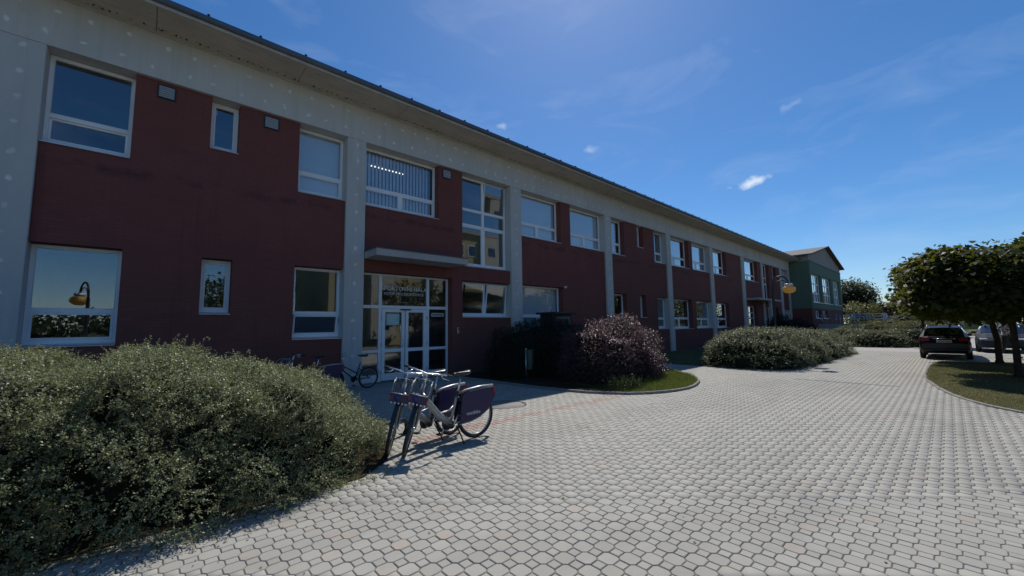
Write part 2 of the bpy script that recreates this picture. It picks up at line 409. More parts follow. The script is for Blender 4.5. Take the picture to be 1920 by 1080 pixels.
def inside(poly, x, y):
    x = np.asarray(x); y = np.asarray(y); r = np.zeros(x.shape, bool); n = len(poly)
    for i in range(n):
        x1,y1 = poly[i]; x2,y2 = poly[(i+1)%n]
        if y1 == y2: continue
        c = ((y1 > y) != (y2 > y)) & (x < (x2-x1)*(y-y1)/(y2-y1)+x1); r ^= c
    return r
pav = MB().add([(-40,-24,-.008),(64,-24,-.008),(64,.45,-.008),(-40,.45,-.008)], [(0,1,2,3)]).build('pavement', MT['joint']); tag(pav, kind='structure')

PX = .225; S = .0425; Oc = .070; GAP = .0031; CH = .0045
oct_xy = np.array([(Oc,-S),(Oc,S),(S,Oc),(-S,Oc),(-Oc,S),(-Oc,-S),(-S,-Oc),(S,-Oc)])
sq_xy = np.array([(S,-S),(S,S),(-S,S),(-S,-S)])
def inset(poly, d):
    out = []; n = len(poly)
    for i in range(n):
        a, b, c = poly[i-1], poly[i], poly[(i+1)%n]
        e1 = (b-a)/np.linalg.norm(b-a); e2 = (c-b)/np.linalg.norm(c-b)
        n1 = np.array((-e1[1], e1[0])); n2 = np.array((-e2[1], e2[0])); k = n1+n2; k /= (1+n1@n2)
        out.append(b + k*d)
    return np.array(out)
def paver_template(poly):
    o = inset(poly, GAP); i = inset(poly, GAP+CH); n = len(poly)
    V = np.vstack([np.c_[i, np.zeros(n)], np.c_[o, np.full(n, -CH)], np.c_[o, np.full(n, -.016)]])
    return V
X0, X1, Y0, Y1 = -3.0, 37.0, -17.0, .06
ii, jj = np.meshgrid(np.arange(int(X0/PX), int(X1/PX)), np.arange(int(Y0/PX), int(Y1/PX)), indexing='ij')
bx, by = ii.ravel()*PX, jj.ravel()*PX
def keep(x, y):
    k = ~(inside(ISLAND, x, y) | inside(LAWN, x, y) | inside(BED_L, x, y) | inside(BED_F, x, y) | inside(BED_E, x, y))
    k &= y < -.02
    k &= ((x-5.87)**2+(y+5.35)**2) > .50**2
    # only where a view from near the photograph's place can pick pieces apart
    d = np.hypot(x-CAM_POS.x, y-CAM_POS.y)
    k &= (d < 31) & ((y > -14.2) | (d < 9))
    return k
def project(x, y, z=0):
    d = np.stack([x-CAM_POS.x, y-CAM_POS.y, np.full_like(x, z-CAM_POS.z)], -1)
    zz = d@np.array(fwd); return 960+F_PX*(d@np.array(right))/zz, 540-F_PX*(d@np.array(up))/zz, zz
def lay(kind, poly, cx, cy):
    cx, cy = cx[keep(cx, cy)], cy[keep(cx, cy)]; N = len(cx)
    u, v, zz = project(cx, cy)
    vis = (zz > .3) & (u > 8) & (u < 1912) & (v > 0) & (v < 1074) & ~((cx < 2.6) & (cy > -7.75) & (cx < 2.4))
    order = np.argsort(np.where(vis, zz, 1e6))[:300]
    near = np.zeros(N, bool); near[order] = True
    T = paver_template(poly); n = len(poly)
    name = 'paving_block' if kind == 'oct' else 'small_paving_block'
    me = bpy.data.meshes.new(name)
    fs = [tuple(range(n))]+[(i+n*k, n*k+n+i, n*k+n+(i+1)%n, n*k+(i+1)%n) for k in range(2) for i in range(n)]
    fs = [fs[0]]+[tuple(reversed(f)) if False else f for f in fs[1:]]
    me.from_pydata([tuple(p) for p in T], [], fs); me.materials.append(MT['paver_one']); me.validate(); me.update()
    for k in order:
        o = bpy.data.objects.new(name, me); col.objects.link(o)
        o.location = (cx[k], cy[k], random.uniform(-.0015, .0015)); o.rotation_euler = (random.gauss(0,.006), random.gauss(0,.006), random.gauss(0,.006)); o.parent = pav
    cx, cy = cx[~near], cy[~near]; N = len(cx)
    # rest: one mesh
    tilt = rng.normal(0, .006, (N,2)); dz = rng.uniform(-.0015, .0015, N)
    V = np.repeat(T[None], N, 0).copy()
    V[:,:,2] += dz[:,None] + V[:,:,0]*tilt[:,:1] + V[:,:,1]*tilt[:,1:]
    V[:,:,0] += cx[:,None]; V[:,:,1] += cy[:,None]
    tone = rng.random(N)
    red = ((np.abs(cy+6.47+.05*np.sin(cx)) < .13) & (cx > 3.0) & (cx < 10.5) & (rng.random(N) < .85)).astype(float)
    return V, n, tone, red
allq = []
oc1 = lay('oct', oct_xy, np.r_[bx, bx+PX/2], np.r_[by, by+PX/2])
sq1 = lay('sq', sq_xy, np.r_[bx+PX/2, bx], np.r_[by, by+PX/2])
def rest_mesh(name, pack):
    V, n, tone, red = pack; N = len(V); base = (np.arange(N)*3*n)[:,None]
    # octagon top is split into quads so that every face has four corners
    if n == 8: tops = np.array([(0,1,2,3),(0,3,4,7),(4,5,6,7)])
    else: tops = np.array([(0,1,2,3)])
    side = np.array([(i+n*q, n*q+n+i, n*q+n+(i+1)%n, n*q+(i+1)%n) for q in range(2) for i in range(n)])
    Fq = np.vstack([tops, side]); F = (base[:,:,None]+Fq[None]).reshape(-1,4); k = len(Fq)
    o = np_mesh(name, V.reshape(-1,3), F, MT['paver'], pav, {'tone': np.repeat(tone, k), 'red': np.repeat(red, k)})
    tag(o, kind='stuff'); return o
rest_mesh('far_paving_blocks', oc1); rest_mesh('far_small_paving_blocks', sq1)

def ribbon_kerb(name, pts, w, z0, z1, parent_kind=True):
    # separate kerb stones along a line, each one a piece of the kerb
    root = empty(name); tag(root, kind='structure')
    acc = [0.0]
    for a, b in zip(pts, pts[1:]): acc.append(acc[-1]+math.dist(a, b))
    L = acc[-1]; n = max(1, int(L/.5)); P = []
    for k in range(n+1):
        d = L*k/n; i = max(j for j in range(len(acc)) if acc[j] <= d+1e-9); i = min(i, len(pts)-2)
        t = (d-acc[i])/max(1e-6, acc[i+1]-acc[i]); P.append((pts[i][0]+(pts[i+1][0]-pts[i][0])*t, pts[i][1]+(pts[i+1][1]-pts[i][1])*t))
    for k in range(n):
        a, b = Vector(P[k]), Vector(P[k+1]); d = (b-a).normalized(); q = Vector((-d.y, d.x))*w/2; a2, b2 = a+d*.003, b-d*.003
        dz = random.uniform(-.004,.004)
        vs = [(p.x, p.y, z) for z in (z0, z1-.01+dz) for p in (a2-q, b2-q, b2+q, a2+q)]
        q2 = q*.72; vs += [(p.x, p.y, z1+dz) for p in (a2-q2, b2-q2, b2+q2, a2+q2)]
        MB().add(vs, [(0,1,5,4),(1,2,6,5),(2,3,7,6),(3,0,4,7),(4,5,9,8),(5,6,10,9),(6,7,11,10),(7,4,8,11),(8,9,10,11)]).build('kerb_stone', MT['kerb'], root)
    return root
pk = MB().prism_z([(30.9,-24),(64,-24),(64,-.2),(30.9,-.2)], -.05, -.006); pk.prism_z([(24.5,-24),(30.896,-24),(30.896,-14.25),(24.5,-14.25)], -.05, -.006)
tag(pk.build('parking_place', MT['paving_far']), kind='structure')
ribbon_kerb('island_kerb', ISLAND, .07, -.06, .06)
ribbon_kerb('lawn_kerb', LAWN[:14], .07, -.06, .035)

def bed(name, poly, z, mat):
    o = MB().prism_z(poly, -.06, z).build(name, mat); tag(o, kind='structure'); return o
bed('island_bed', ISLAND, .035, MT['litter']); bed('lawn', LAWN, .03, MT['soil'])
bed('hedge_bed', BED_L, .012, MT['litter']); bed('shrub_bed', BED_F, .02, MT['soil']); bed('far_shrub_bed', BED_E, .02, MT['soil'])

def grass(name, poly, n, h0, h1, w, z, dry=.0, cond=None, mat='grass'):
    P = np.array(poly); lo, hi = P.min(0), P.max(0)
    x = rng.uniform(lo[0], hi[0], n*3); y = rng.uniform(lo[1], hi[1], n*3); k = inside(poly, x, y)
    if cond is not None: k &= cond(x, y)
    x, y = x[k][:n], y[k][:n]; n = len(x)
    patch = .5+.5*np.sin(x*1.7+np.sin(y*2.1)*1.3)*np.cos(y*1.9+x*.4)
    h = rng.uniform(h0, h1, n)*(.6+.6*patch); a = rng.uniform(0, 2*np.pi, n); ln = rng.uniform(.1,.7,n)*h; la = rng.uniform(0,2*np.pi,n)
    dx, dy = np.cos(a)*w, np.sin(a)*w
    V = np.stack([np.c_[x-dx, y-dy, np.full(n, z)], np.c_[x+dx, y+dy, np.full(n, z)], np.c_[x+np.cos(la)*ln, y+np.sin(la)*ln, z+h]], 1)
    F = np.arange(3*n).reshape(n,3)
    o = np_mesh(name, V.reshape(-1,3), F, MT[mat], None, {'tone': np.clip(rng.random(n)*.6+dry*patch, 0, 1)})
    return o
gr = grass('island_grass', ISLAND, 26000, .05, .13, .004, .03, .1, lambda x, y: (y < -4.4) & (x > 8.9))
tag(gr, 'bright green grass on the rounded planting island', 'grass', kind='stuff')
gr = grass('lawn_grass', LAWN, 60000, .02, .05, .006, .025, .6, lambda x, y: y > -15.5, 'dry_grass')
tag(gr, 'mown patchy grass inside the curved kerb under the round trees', 'grass', kind='stuff')

# round manhole slab, drain slot, drain cover
mh = empty('manhole', (5.87,-5.35,0), 0, 'round pale manhole slab in the paving behind the bicycles', 'manhole')
MB().lathe([(0,.004),(.43,.004),(.445,-.01)], n=40).build('cover', MT['kerb'], mh)
MB().lathe([(.455,-.01),(.46,.002),(.49,.002),(.50,-.011)], n=40).build('rim', MT['dark_metal'], mh)
dr = empty('drain_channel', (14.5,-9.9,0), 0, 'thin dark drain slot running across the paved way', 'drain')
MB().box(-.022,.022,-1.15,1.15,-.01,.003).build('slot', MT['dark_metal'], dr)
for s in (-.034,.026): MB().box(s,s+.008,-1.15,1.15,-.01,.005).build('edge_rail', MT['steel'], dr)
dc = empty('drain_cover', (18.3,-8.78,0), 0, 'small dark drain cover beside the nearest clipped shrub mound', 'drain')
MB().box(-.28,.28,-.2,.2,-.012,.004).build('frame', MT['dark_metal'], dc)
for k in range(7): MB().box(-.25,.25,-.17+k*.05,-.145+k*.05,.004,.012).build('bar', MT['dark_metal'], dc)

# ------------------------------------------------------------------ the long red building
bld = empty('sports_hall', (0,0,0), 0, 'long two-storey red building with grey pillars and grey top band', 'building')
ZB, ZS = 7.62, 8.74         # band bottom, soffit
YW, YR, YB = .38, .10, .46  # window plane, red plane, back of wall
PIL = [(-9.3,-8.7),(-2.44,-1.82),(4.28,4.87),(11.05,11.67),(17.90,18.50),(24.82,25.42),(31.82,32.44),(38.82,39.55),(44.40,44.95),(50.9,51.6),(54.1,54.75)]
for a, b in PIL:
    c = (a+b)/2
    MB().bbox(a, b, 0, YB, -.1, ZB-.002, .012).build('pillar', MT['pillar'], bld, (c, 0, 0))
MB().box(-9.3, 54.75, -.0, YB, ZB, ZS).build('fascia_band', MT['band'], bld)
MB().box(-9.4, 54.9, -.035, .0-.003, ZS-.05, ZS-.004).build('band_trim', MT['eave_edge'], bld)
# soffit panels, each three metres long
x = -9.2
while x < 54.7:
    MB().box(x+.006, min(x+3.0, 54.9)-.006, -1.0, YB, ZS+.0, ZS+.03).build('soffit_panel', MT['soffit'], bld); x += 3.0
MB().box(-9.3, 54.95, -1.05, -1.003, ZS-.012, ZS+.075).build('eave_board', MT['eave_edge'], bld)
gm = MB(); prof = [(-1.053,8.80),(-1.075,8.79),(-1.12,8.79),(-1.15,8.82),(-1.155,8.905),(-1.145,8.905),(-1.14,8.83),(-1.115,8.80),(-1.06,8.81)]
gm.add([(-9.3,y,z) for y,z in prof]+[(54.95,y,z) for y,z in prof], [(i,(i+1)%9,9+(i+1)%9,9+i) for i in range(9)]); gm.build('gutter', MT['gutter'], bld)
x = -8.6
while x < 54:
    MB().box(x-.025,x+.025,-1.165,-1.04,8.905,8.945).build('gutter_bracket', MT['dark_metal'], bld); x += 1.03
MB().add([(-9.3,-1.05,8.84),(54.95,-1.05,8.84),(54.95,7,9.75),(-9.3,7,9.75),(-9.3,15,8.84),(54.95,15,8.84)], [(0,1,2,3),(3,2,5,4),(0,3,4),(1,5,2)]).build('roof', MT['roof'], bld)
# body behind the wall: floor slabs, partitions, back wall
sh = MB(); sh.box(-9.3,54.75,13.5,13.9,0,8.7); sh.box(-9.3,54.75,YB,13.5,-.1,.03); sh.box(-9.3,54.75,YB,13.5,3.75,4.0); sh.box(-9.3,54.75,YB,13.5,8.1,8.3)
sh.box(-9.6,-9.3,0,13.9,0,8.7); sh.box(54.752,54.95,.2,13.9,0,8.7); sh.box(-9.3,54.75,6,6.2,.03,8.1)
for xp in (-2.1,4.55,11.35,18.2,25.1,32.1,39.2,44.7,51.2): sh.box(xp-.08,xp+.08,YB+.0,6,.03,8.1)
sh.build('interior_shell', MT['interior'], bld)

def wall_panel(x0, x1, holes, z0=-.1, z1=ZB):
    xs = sorted({x0, x1, *[h[0] for h in holes], *[h[1] for h in holes]}); zs = sorted({z0, z1, *[h[2] for h in holes], *[h[3] for h in holes]})
    mb = MB()
    def hole(cx, cz): return any(h[0] < cx < h[1] and h[2] < cz < h[3] for h in holes)
    for a, b in zip(xs, xs[1:]):
        for c, d in zip(zs, zs[1:]):
            if hole((a+b)/2, (c+d)/2): continue
            mb.add([(a,YR,c),(b,YR,c),(b,YR,d),(a,YR,d)], [(0,1,2,3)]); mb.add([(a,YB,c),(b,YB,c),(b,YB,d),(a,YB,d)], [(3,2,1,0)])
    for (a, b, c, d) in holes:
        if a > x0+.01: mb.add([(a,YR,c),(a,YB,c),(a,YB,d),(a,YR,d)], [(3,2,1,0)])
        if b < x1-.01: mb.add([(b,YR,c),(b,YB,c),(b,YB,d),(b,YR,d)], [(0,1,2,3)])
        if c > z0+.01: mb.add([(a,YR,c),(b,YR,c),(b,YB,c),(a,YB,c)], [(0,1,2,3)])
        if d < z1-.01: mb.add([(a,YR,d),(b,YR,d),(b,YB,d),(a,YB,d)], [(3,2,1,0)])
    return mb.build('wall_panel', MT['red'], bld)

def window(x0, x1, z0, z1, hbars=(), vbars=(), blind=None, sill=True, tilted=None, parent=bld):
    """frame with glazing; hbars: heights of cross bars, vbars: (x, za, zb); one pane for each opening"""
    fw = .065; y0, y1 = YW, YW+.07
    x0 += .004; x1 -= .004; z1 -= .012
    zf = z0+.03
    mb = MB()
    mb.box(x0, x0+fw, y0, y1, zf, z1); mb.box(x1-fw, x1, y0, y1, zf, z1)
    mb.box(x0+fw, x1-fw, y0, y1, z1-fw, z1); mb.box(x0+fw, x1-fw, y0, y1, zf, zf+fw+.02)
    hs = sorted(hbars)
    for h in hs: mb.box(x0+fw, x1-fw, y0, y1, h-.045, h+.045)
    rows = [zf+fw+.02]+[v for h in hs for v in (h-.045, h+.045)]+[z1-fw]
    rows = [(rows[i], rows[i+1]) for i in range(0, len(rows), 2)]
    cells = []
    for ri, (a, b) in enumerate(rows):
        cuts = sorted(v[0] for v in vbars if v[1] <= (a+b)/2 <= v[2])
        for c in cuts: mb.box(c-.05, c+.05, y0+.001, y1-.001, a, b)
        e = [x0+fw]+[v for c in cuts for v in (c-.05, c+.05)]+[x1-fw]
        for i in range(0, len(e), 2): cells.append((e[i], e[i+1], a, b, ri))
    w = mb.build('window', MT['white_pvc'], parent)
    for (a, b, c, d, ri) in cells:
        s = .038 if (ri == 0 and len(rows) > 1) or len(rows) == 1 else .008
        t = tilted and tilted(ri, (a+b)/2)
        ang = t if t else 0
        # sash (thin bead or casement), hinged below when it stands open
        sm = MB(); g = .003
        def bar(u0,u1,v0,v1): sm.box(u0,u1,-.012,.045,v0,v1)
        H = d-c-2*g; W = b-a-2*g
        bar(0,s,0,H); bar(W-s,W,0,H); bar(s,W-s,0,s); bar(s,W-s,H-s,H)
        so = sm.build('sash', MT['white_pvc'], w); so.location = (a+g, y0+.012, c+g); so.rotation_euler = (-ang,0,0)
        po = MB().box(s, W-s, .012, .018, s, H-s).build('pane', MT['glass'], w); po.location = so.location; po.rotation_euler = so.rotation_euler
    if sill:
        MB().add([(x0-.0,YR-.035,z0-.012),(x1+.0,YR-.035,z0-.012),(x1,YW+.002,z0+.028),(x0,YW+.002,z0+.028),(x0,YR-.035,z0-.03),(x1,YR-.035,z0-.03),(x1,YW+.002,z0+.004),(x0,YW+.002,z0+.004)],
                 [(0,1,2,3),(7,6,5,4),(0,4,5,1),(1,5,6,2),(2,6,7,3),(3,7,4,0)]).build('sill', MT['sill'], w)
    if blind == 'roller':
        MB().box(x0+.03, x1-.03, y1+.07, y1+.075, z0+.05, z1-.02).build('roller_blind', MT['blind'], w)
    elif blind == 'half':
        MB().box(x0+.03, x0+(x1-x0)*.86, y1+.07, y1+.075, z0+.05, z1-.02).build('roller_blind', MT['blind'], w)
    elif blind == 'strips':
        n = int((x1-x0-.1)/.127)
        for k in range(n):
            cx = x0+.09+k*.127; q = .40
            MB().add([(cx-.058*math.cos(q), y1+.14-.058*math.sin(q), z0+.08),(cx+.058*math.cos(q), y1+.14+.058*math.sin(q), z0+.08),(cx+.058*math.cos(q), y1+.14+.058*math.sin(q), z1-.03),(cx-.058*math.cos(q), y1+.14-.058*math.sin(q), z1-.03)], [(0,1,2,3)]).build('blind_strip', MT['strip_blind'], w)
    return w

UZ, UT, LZ, LT, LH = 5.62, 6.285, 1.45, 2.165, 3.49
def W2(x0, x1, z0, z1, tr, vb=None, **k):
    return window(x0, x1, z0, z1, (tr,), ((vb, z0, tr),) if vb else (), **k)
# bay left of the first pillar
wall_panel(-8.7,-2.44,[(-4.1,-2.44,UZ,ZB),(-4.1,-2.44,LZ,LH)])
W2(-4.1,-2.44,UZ,ZB,UT); W2(-4.1,-2.44,LZ,LH,LT)
# bay 0
wall_panel(-1.82,4.28,[(-1.82,-.48,UZ,ZB),(.93,1.53,6.30,ZB),(2.96,4.28,UZ,ZB),(-1.82,-.48,LZ,LH+.04),(.91,1.53,2.13,LH),(2.95,4.28,LZ,LH)])
W2(-1.82,-.48,UZ,ZB,UT, tilted=lambda r, x: RAD(4) if r == 0 else 0)
window(.93,1.53,6.30,ZB); W2(2.96,4.28,UZ,ZB,UT,blind='roller')
W2(-1.82,-.48,LZ,LH+.04,LT); window(.91,1.53,2.13,LH)
W2(2.95,4.28,LZ,LH,LT, tilted=lambda r, x: RAD(-12) if r == 0 else 0)
# bay 1 with the entrance
wall_panel(4.87,11.05,[(4.87,7.60,UZ,ZB),(8.64,11.05,4.02,ZB),(4.87,8.18,-.1,LH),(8.64,11.05,2.08,3.45)])
W2(4.87,7.60,UZ,ZB,UT,6.23,blind='strips')
window(8.64,11.05,4.02,ZB,(5.68,6.30),((9.85,4.0,7.7),), tilted=lambda r, x: RAD(-5) if (r == 2 and x > 9.9) else 0)
window(8.64,11.05,2.08,3.45,(),((9.87,2,3.5),), tilted=lambda r, x: RAD(-8))
# bays 2..8
wall_panel(11.67,17.90,[(11.67,14.37,UZ,ZB),(15.08,17.90,UZ,ZB),(11.67,14.40,LZ,LH)])
W2(11.67,14.37,UZ,ZB,UT,13.0,blind='roller'); W2(15.08,17.90,UZ,ZB,UT,16.5,blind='roller'); W2(11.67,14.40,LZ,LH,LT,13.0,blind='roller')
wall_panel(18.50,24.82,[(18.5,19.92,UZ,ZB),(21.3,22.02,6.33,ZB),(23.36,24.82,UZ,ZB),(18.5,19.95,LZ-.03,LH-.06),(21.36,22.06,2.13,LH-.04),(23.44,24.82,LZ-.03,LH-.1)])
W2(18.5,19.92,UZ,ZB,UT,blind='half'); window(21.3,22.02,6.33,ZB); W2(23.36,24.82,UZ,ZB,UT)
W2(18.5,19.95,LZ-.03,LH-.06,LT-.06); window(21.36,22.06,2.13,LH-.04); W2(23.44,24.82,LZ-.03,LH-.1,LT-.08)
wall_panel(25.42,31.82,[(25.42,28.29,UZ,ZB),(28.88,31.82,UZ,ZB),(25.42,28.41,LZ-.07,LH-.1),(29.05,31.82,LZ-.07,LH-.12)])
W2(25.42,28.29,UZ,ZB,UT,26.6,blind='half'); W2(28.88,31.82,UZ,ZB,UT,30.1,blind='half'); W2(25.42,28.41,LZ-.07,LH-.1,LT-.06,26.85); W2(29.05,31.82,LZ-.07,LH-.12,LT-.1,30.5)
wall_panel(32.44,38.82,[(32.44,35.4,UZ,ZB),(32.44,35.46,LZ-.1,LH-.15)])
W2(32.44,35.4,UZ,ZB,UT,33.9,blind='half'); W2(32.44,35.46,LZ-.1,LH-.15,LT-.08,33.7)
wall_panel(39.55,44.40,[(39.55,43.45,UZ,ZB),(39.55,42.6,-.1,3.3)])
W2(39.55,43.45,UZ,ZB,UT-.08,41.4,blind='half')
wall_panel(44.95,50.90,[(44.95,47.1,4.02,ZB),(48.4,49.7,6.3,ZB),(45.8,47.4,1.3,3.3),(48.6,49.7,1.3,3.3)])
window(44.95,47.1,4.02,ZB,(5.65,6.27)); window(48.4,49.7,6.3,ZB); window(45.8,47.4,1.3,3.3); window(48.6,49.7,1.3,3.3)
wall_panel(51.6,54.1,[(51.6,54.1,5.6,ZB),(51.6,54.1,-.1,3.15)])
window(51.6,54.1,5.6,ZB,(6.9,),((52.8,5,8),)); window(51.6,54.1,-.0,3.15,(1.9,))

# ventilation grilles on the red wall
for (xa, za, w, h) in ((-.11,7.20,.34,.34),(2.06,7.19,.37,.36),(7.75,7.19,.37,.35)):
    v = MB().box(xa,xa+w,YR-.022,YR+.01,za,za+h).build('vent', MT['vent_frame'], bld)
    for k in range(6):
        z = za+.035+k*(h-.07)/6
        MB().add([(xa+.03,YR-.026,z+.006),(xa+w-.03,YR-.026,z+.006),(xa+w-.03,YR-.040,z-.0),(xa+.03,YR-.040,z-.0),(xa+.03,YR-.026,z+(h-.07)/6-.004),(xa+w-.03,YR-.026,z+(h-.07)/6-.004)], [(3,2,5,4),(0,1,2,3),(0,3,4),(1,5,2)]).build('slat', MT['vent'], v)

# entrance: glazed screen with a double door
ent = MB(); fw = .06; y0, y1 = YW, YW+.07; ex0, ex1 = 4.875, 8.175
for a, b in ((ex0,ex0+fw),(5.53,5.63),(7.29,7.39),(ex1-fw,ex1)): ent.box(a,b,y0,y1,.0,LH-.01)
for a, b in ((ex0+fw,5.53),(5.63,7.29),(7.39,ex1-fw)):
    ent.box(a,b,y0,y1,LH-.07,LH-.01); ent.box(a,b,y0,y1,2.35,2.45)
for a, b in ((ex0+fw,5.53),(7.39,ex1-fw)): ent.box(a,b,y0,y1,.0,.22); ent.box(a,b,y0,y1,.93,1.02)
ent = ent.build('entrance_screen', MT['white_pvc'], bld)
for a, b in ((ex0+fw,5.53),(7.39,ex1-fw)):
    for c, d in ((.22,.93),(1.02,2.35)): MB().box(a,b,y0+.03,y0+.036,c,d).build('pane', MT['glass'], ent)
for a, b in ((ex0+fw,5.53),(5.63,7.29),(7.39,ex1-fw)): MB().box(a,b,y0+.03,y0+.036,2.45,LH-.07).build('pane', MT['glass'], ent)
for (a, b, hx) in ((5.64,6.45,6.37),(6.475,7.28,6.55)):
    d = MB(); s = .11
    d.box(a,a+s,y0-.012,y1-.01,.02,2.34); d.box(b-s,b,y0-.012,y1-.01,.02,2.34); d.box(a+s,b-s,y0-.012,y1-.01,2.23,2.34); d.box(a+s,b-s,y0-.012,y1-.01,.02,.24); d.box(a+s,b-s,y0-.012,y1-.01,.92,1.03)
    d = d.build('door', MT['white_pvc'], bld)
    for c, e in ((.24,.92),(1.03,2.23)): MB().box(a+s,b-s,y0+.02,y0+.026,c,e).build('pane', MT['glass'], d)
    MB().tube([(hx,y0-.012,1.08),(hx,y0-.06,1.08),(hx,y0-.065,1.12),(hx,y0-.065,1.28),(hx,y0-.06,1.32),(hx,y0-.012,1.32)], .011, 8).build('handle', MT['steel'], d)
    for hz in (.25,1.12,2.0): MB().tube([((a-.012) if hx < 6.5 else (b+.012), y0-.022, hz),((a-.012) if hx < 6.5 else (b+.012), y0-.022, hz+.1)], .014, 8).build('hinge', MT['steel'], d)
MB().box(6.28,6.66,y0-.06,y0-.013,2.30,2.335).build('door_closer', MT['dark_metal'], bld)
MB().box(6.452,6.473,y0-.004,y0+.05,.02,2.34).build('door_gap', MT['dark_metal'], bld)
pp = MB().box(5.80,6.26,y0+.012,y0+.016,1.80,2.18).build('notice', MT['paper'], bld)
for k in range(4): MB().box(5.86+.02*(k%2),6.20-.04*(k%3),y0+.009,y0+.0118,2.10-k*.075,2.125-k*.075).build('print_line', MT['letters'], pp)
pp = MB().box(7.50,8.0,y0+.022,y0+.027,2.10,2.22).build('sticker', MT['letters'], bld)
for k in range(6): MB().box(7.53+k*.075,7.585+k*.075,y0+.019,y0+.0218,2.125,2.20).build('print_block', MT['ink'], pp)
rx = (RAD(90), 0, 0)
text_mesh('door_lettering', 'SPORTOVNÍ HALA', .205, MT['letters'], bld, (6.46, y0+.025, 2.955), rx)
for tx_, cx_ in (('VSTUP',5.90),('PRO',6.275),('SPORTOVCE',6.80)): text_mesh('door_lettering', tx_, .135, MT['letters'], bld, (cx_, y0+.025, 2.80), rx)
MB().bbox(8.40,8.50,YR-.03,YR+.01,1.46,1.70,.008).build('intercom', MT['steel'], bld)
MB().box(8.42,8.48,YR-.034,YR-.031,1.60,1.67).build('intercom_grille', MT['ink'], bld)
sc = MB().tube([(14.5,YR,3.50),(14.5,YR-.05,3.50)], .035, 10).build('security_camera', MT['white_plastic'], bld)
MB().lathe([(.0,-.08),(.05,-.06),(.065,-.02),(.065,.03),(.0,.035)], (14.5,YR-.09,3.52), 14).build('dome', MT['white_plastic'], sc)
# entrance canopies
can = MB(); can.box(4.885,8.20,-.85,YR-.002,3.87,4.07)
can = can.build('canopy', MT['concrete'], bld); MB().box(4.872,8.215,-.865,YR-.004,4.073,4.10).build('flashing', MT['gutter'], can)
can = MB().box(39.6,46.8,-.95,YR-.002,3.75,3.93).build('canopy', MT['concrete'], bld)
MB().box(43.6,43.85,-.85,-.62,0,3.748).build('canopy_post', MT['pillar'], bld)
dd = MB(); dd.box(39.56,39.66,YW,YW+.07,0,3.28); dd.box(42.5,42.59,YW,YW+.07,0,3.28); dd.box(41.0,41.1,YW,YW+.07,0,3.18)
for z in (0,.9,2.1,2.6,3.18): dd.box(39.66,42.5,YW+.001,YW+.069,z,z+.1)
dd = dd.build('entrance_screen', MT['white_pvc'], bld)
for a, b in ((39.66,41.0),(41.1,42.5)):
    for c, e in ((.1,.9),(1.0,2.1),(2.2,2.6),(2.7,3.18)): MB().box(a,b,YW+.03,YW+.036,c,e).build('pane', MT['glass'], dd)
# lit fluorescent tubes on the ceilings inside
for (xa, ya, z) in ((-.3,1.9,8.02),(4.0,3.2,8.02),(6.0,2.6,8.02)):
    t = MB().box(xa-.02,xa+1.5,ya-.1,ya+.1,z-.01,z+.07).build('ceiling_lamp', MT['white_plastic'], bld)
    MB().tube([(xa+.03,ya,z-.03),(xa+1.45,ya,z-.03)], .018, 8).build('tube', MT['tube_light'], t)

# ------------------------------------------------------------------ green gym wing at the far end
gy = empty('gym_wing', (54.9,-1.9,0), 0, 'green gabled wing with tall window groups at the far end', 'building')
def G(mb, name, mat): return mb.build(name, mat, gy, (54.9,-1.9,0))
gx0, gx1, gyf = 54.95, 74.3, -1.9
def face_wall(name, z0, z1, holes, mat, yf=gyf):
    xs = sorted({gx0, gx1, *[h[0] for h in holes], *[h[1] for h in holes]}); zs = sorted({z0, z1, *[h[2] for h in holes], *[h[3] for h in holes]})
    mb = MB()
    for a, b in zip(xs, xs[1:]):
        for c, d in zip(zs, zs[1:]):
            if any(h[0] < (a+b)/2 < h[1] and h[2] < (c+d)/2 < h[3] for h in holes): continue
            mb.add([(a,yf,c),(b,yf,c),(b,yf,d),(a,yf,d)], [(0,1,2,3)])
    for (a, b, c, d) in holes:
        q = yf+.3
        mb.add([(a,yf,c),(a,q,c),(a,q,d),(a,yf,d)], [(3,2,1,0)]); mb.add([(b,yf,c),(b,q,c),(b,q,d),(b,yf,d)], [(0,1,2,3)])
        mb.add([(a,yf,c),(b,yf,c),(b,q,c),(a,q,c)], [(0,1,2,3)]); mb.add([(a,yf,d),(b,yf,d),(b,q,d),(a,q,d)], [(3,2,1,0)])
    # side walls
    for xx in (gx0, gx1): mb.add([(xx,yf,z0),(xx,yf+16,z0),(xx,yf+16,z1),(xx,yf,z1)], [(0,1,2,3)])
    return G(mb, name, mat)
GW = [(55.6,60.6,3.98,7.3),(61.4,67.0,3.98,7.3),(68.2,73.0,3.98,7.3)]
LW = [(56.6,59.6,2.15,3.05),(60.6,63.4,2.15,3.05)]
face_wall('green_wall', 3.25, 8.65, GW, MT['green_wall'])
face_wall('base_wall', -.2, 3.25, LW, MT['red'], gyf+.06)
mb = MB(); mb.prism([(gx0,8.65),(gx1,8.65),(gx1,9.35),((gx0+gx1)/2,11.3),(gx0,9.35)], gyf+.03, gyf+16); G(mb, 'gable', MT['gable_grey'])
mb = MB(); mb.box(gx0-.02,gx1+.02,gyf-.05,gyf-.002,8.60,8.72); G(mb, 'string_course', MT['green_wall'])
mxr = (gx0+gx1)/2; mb = MB()
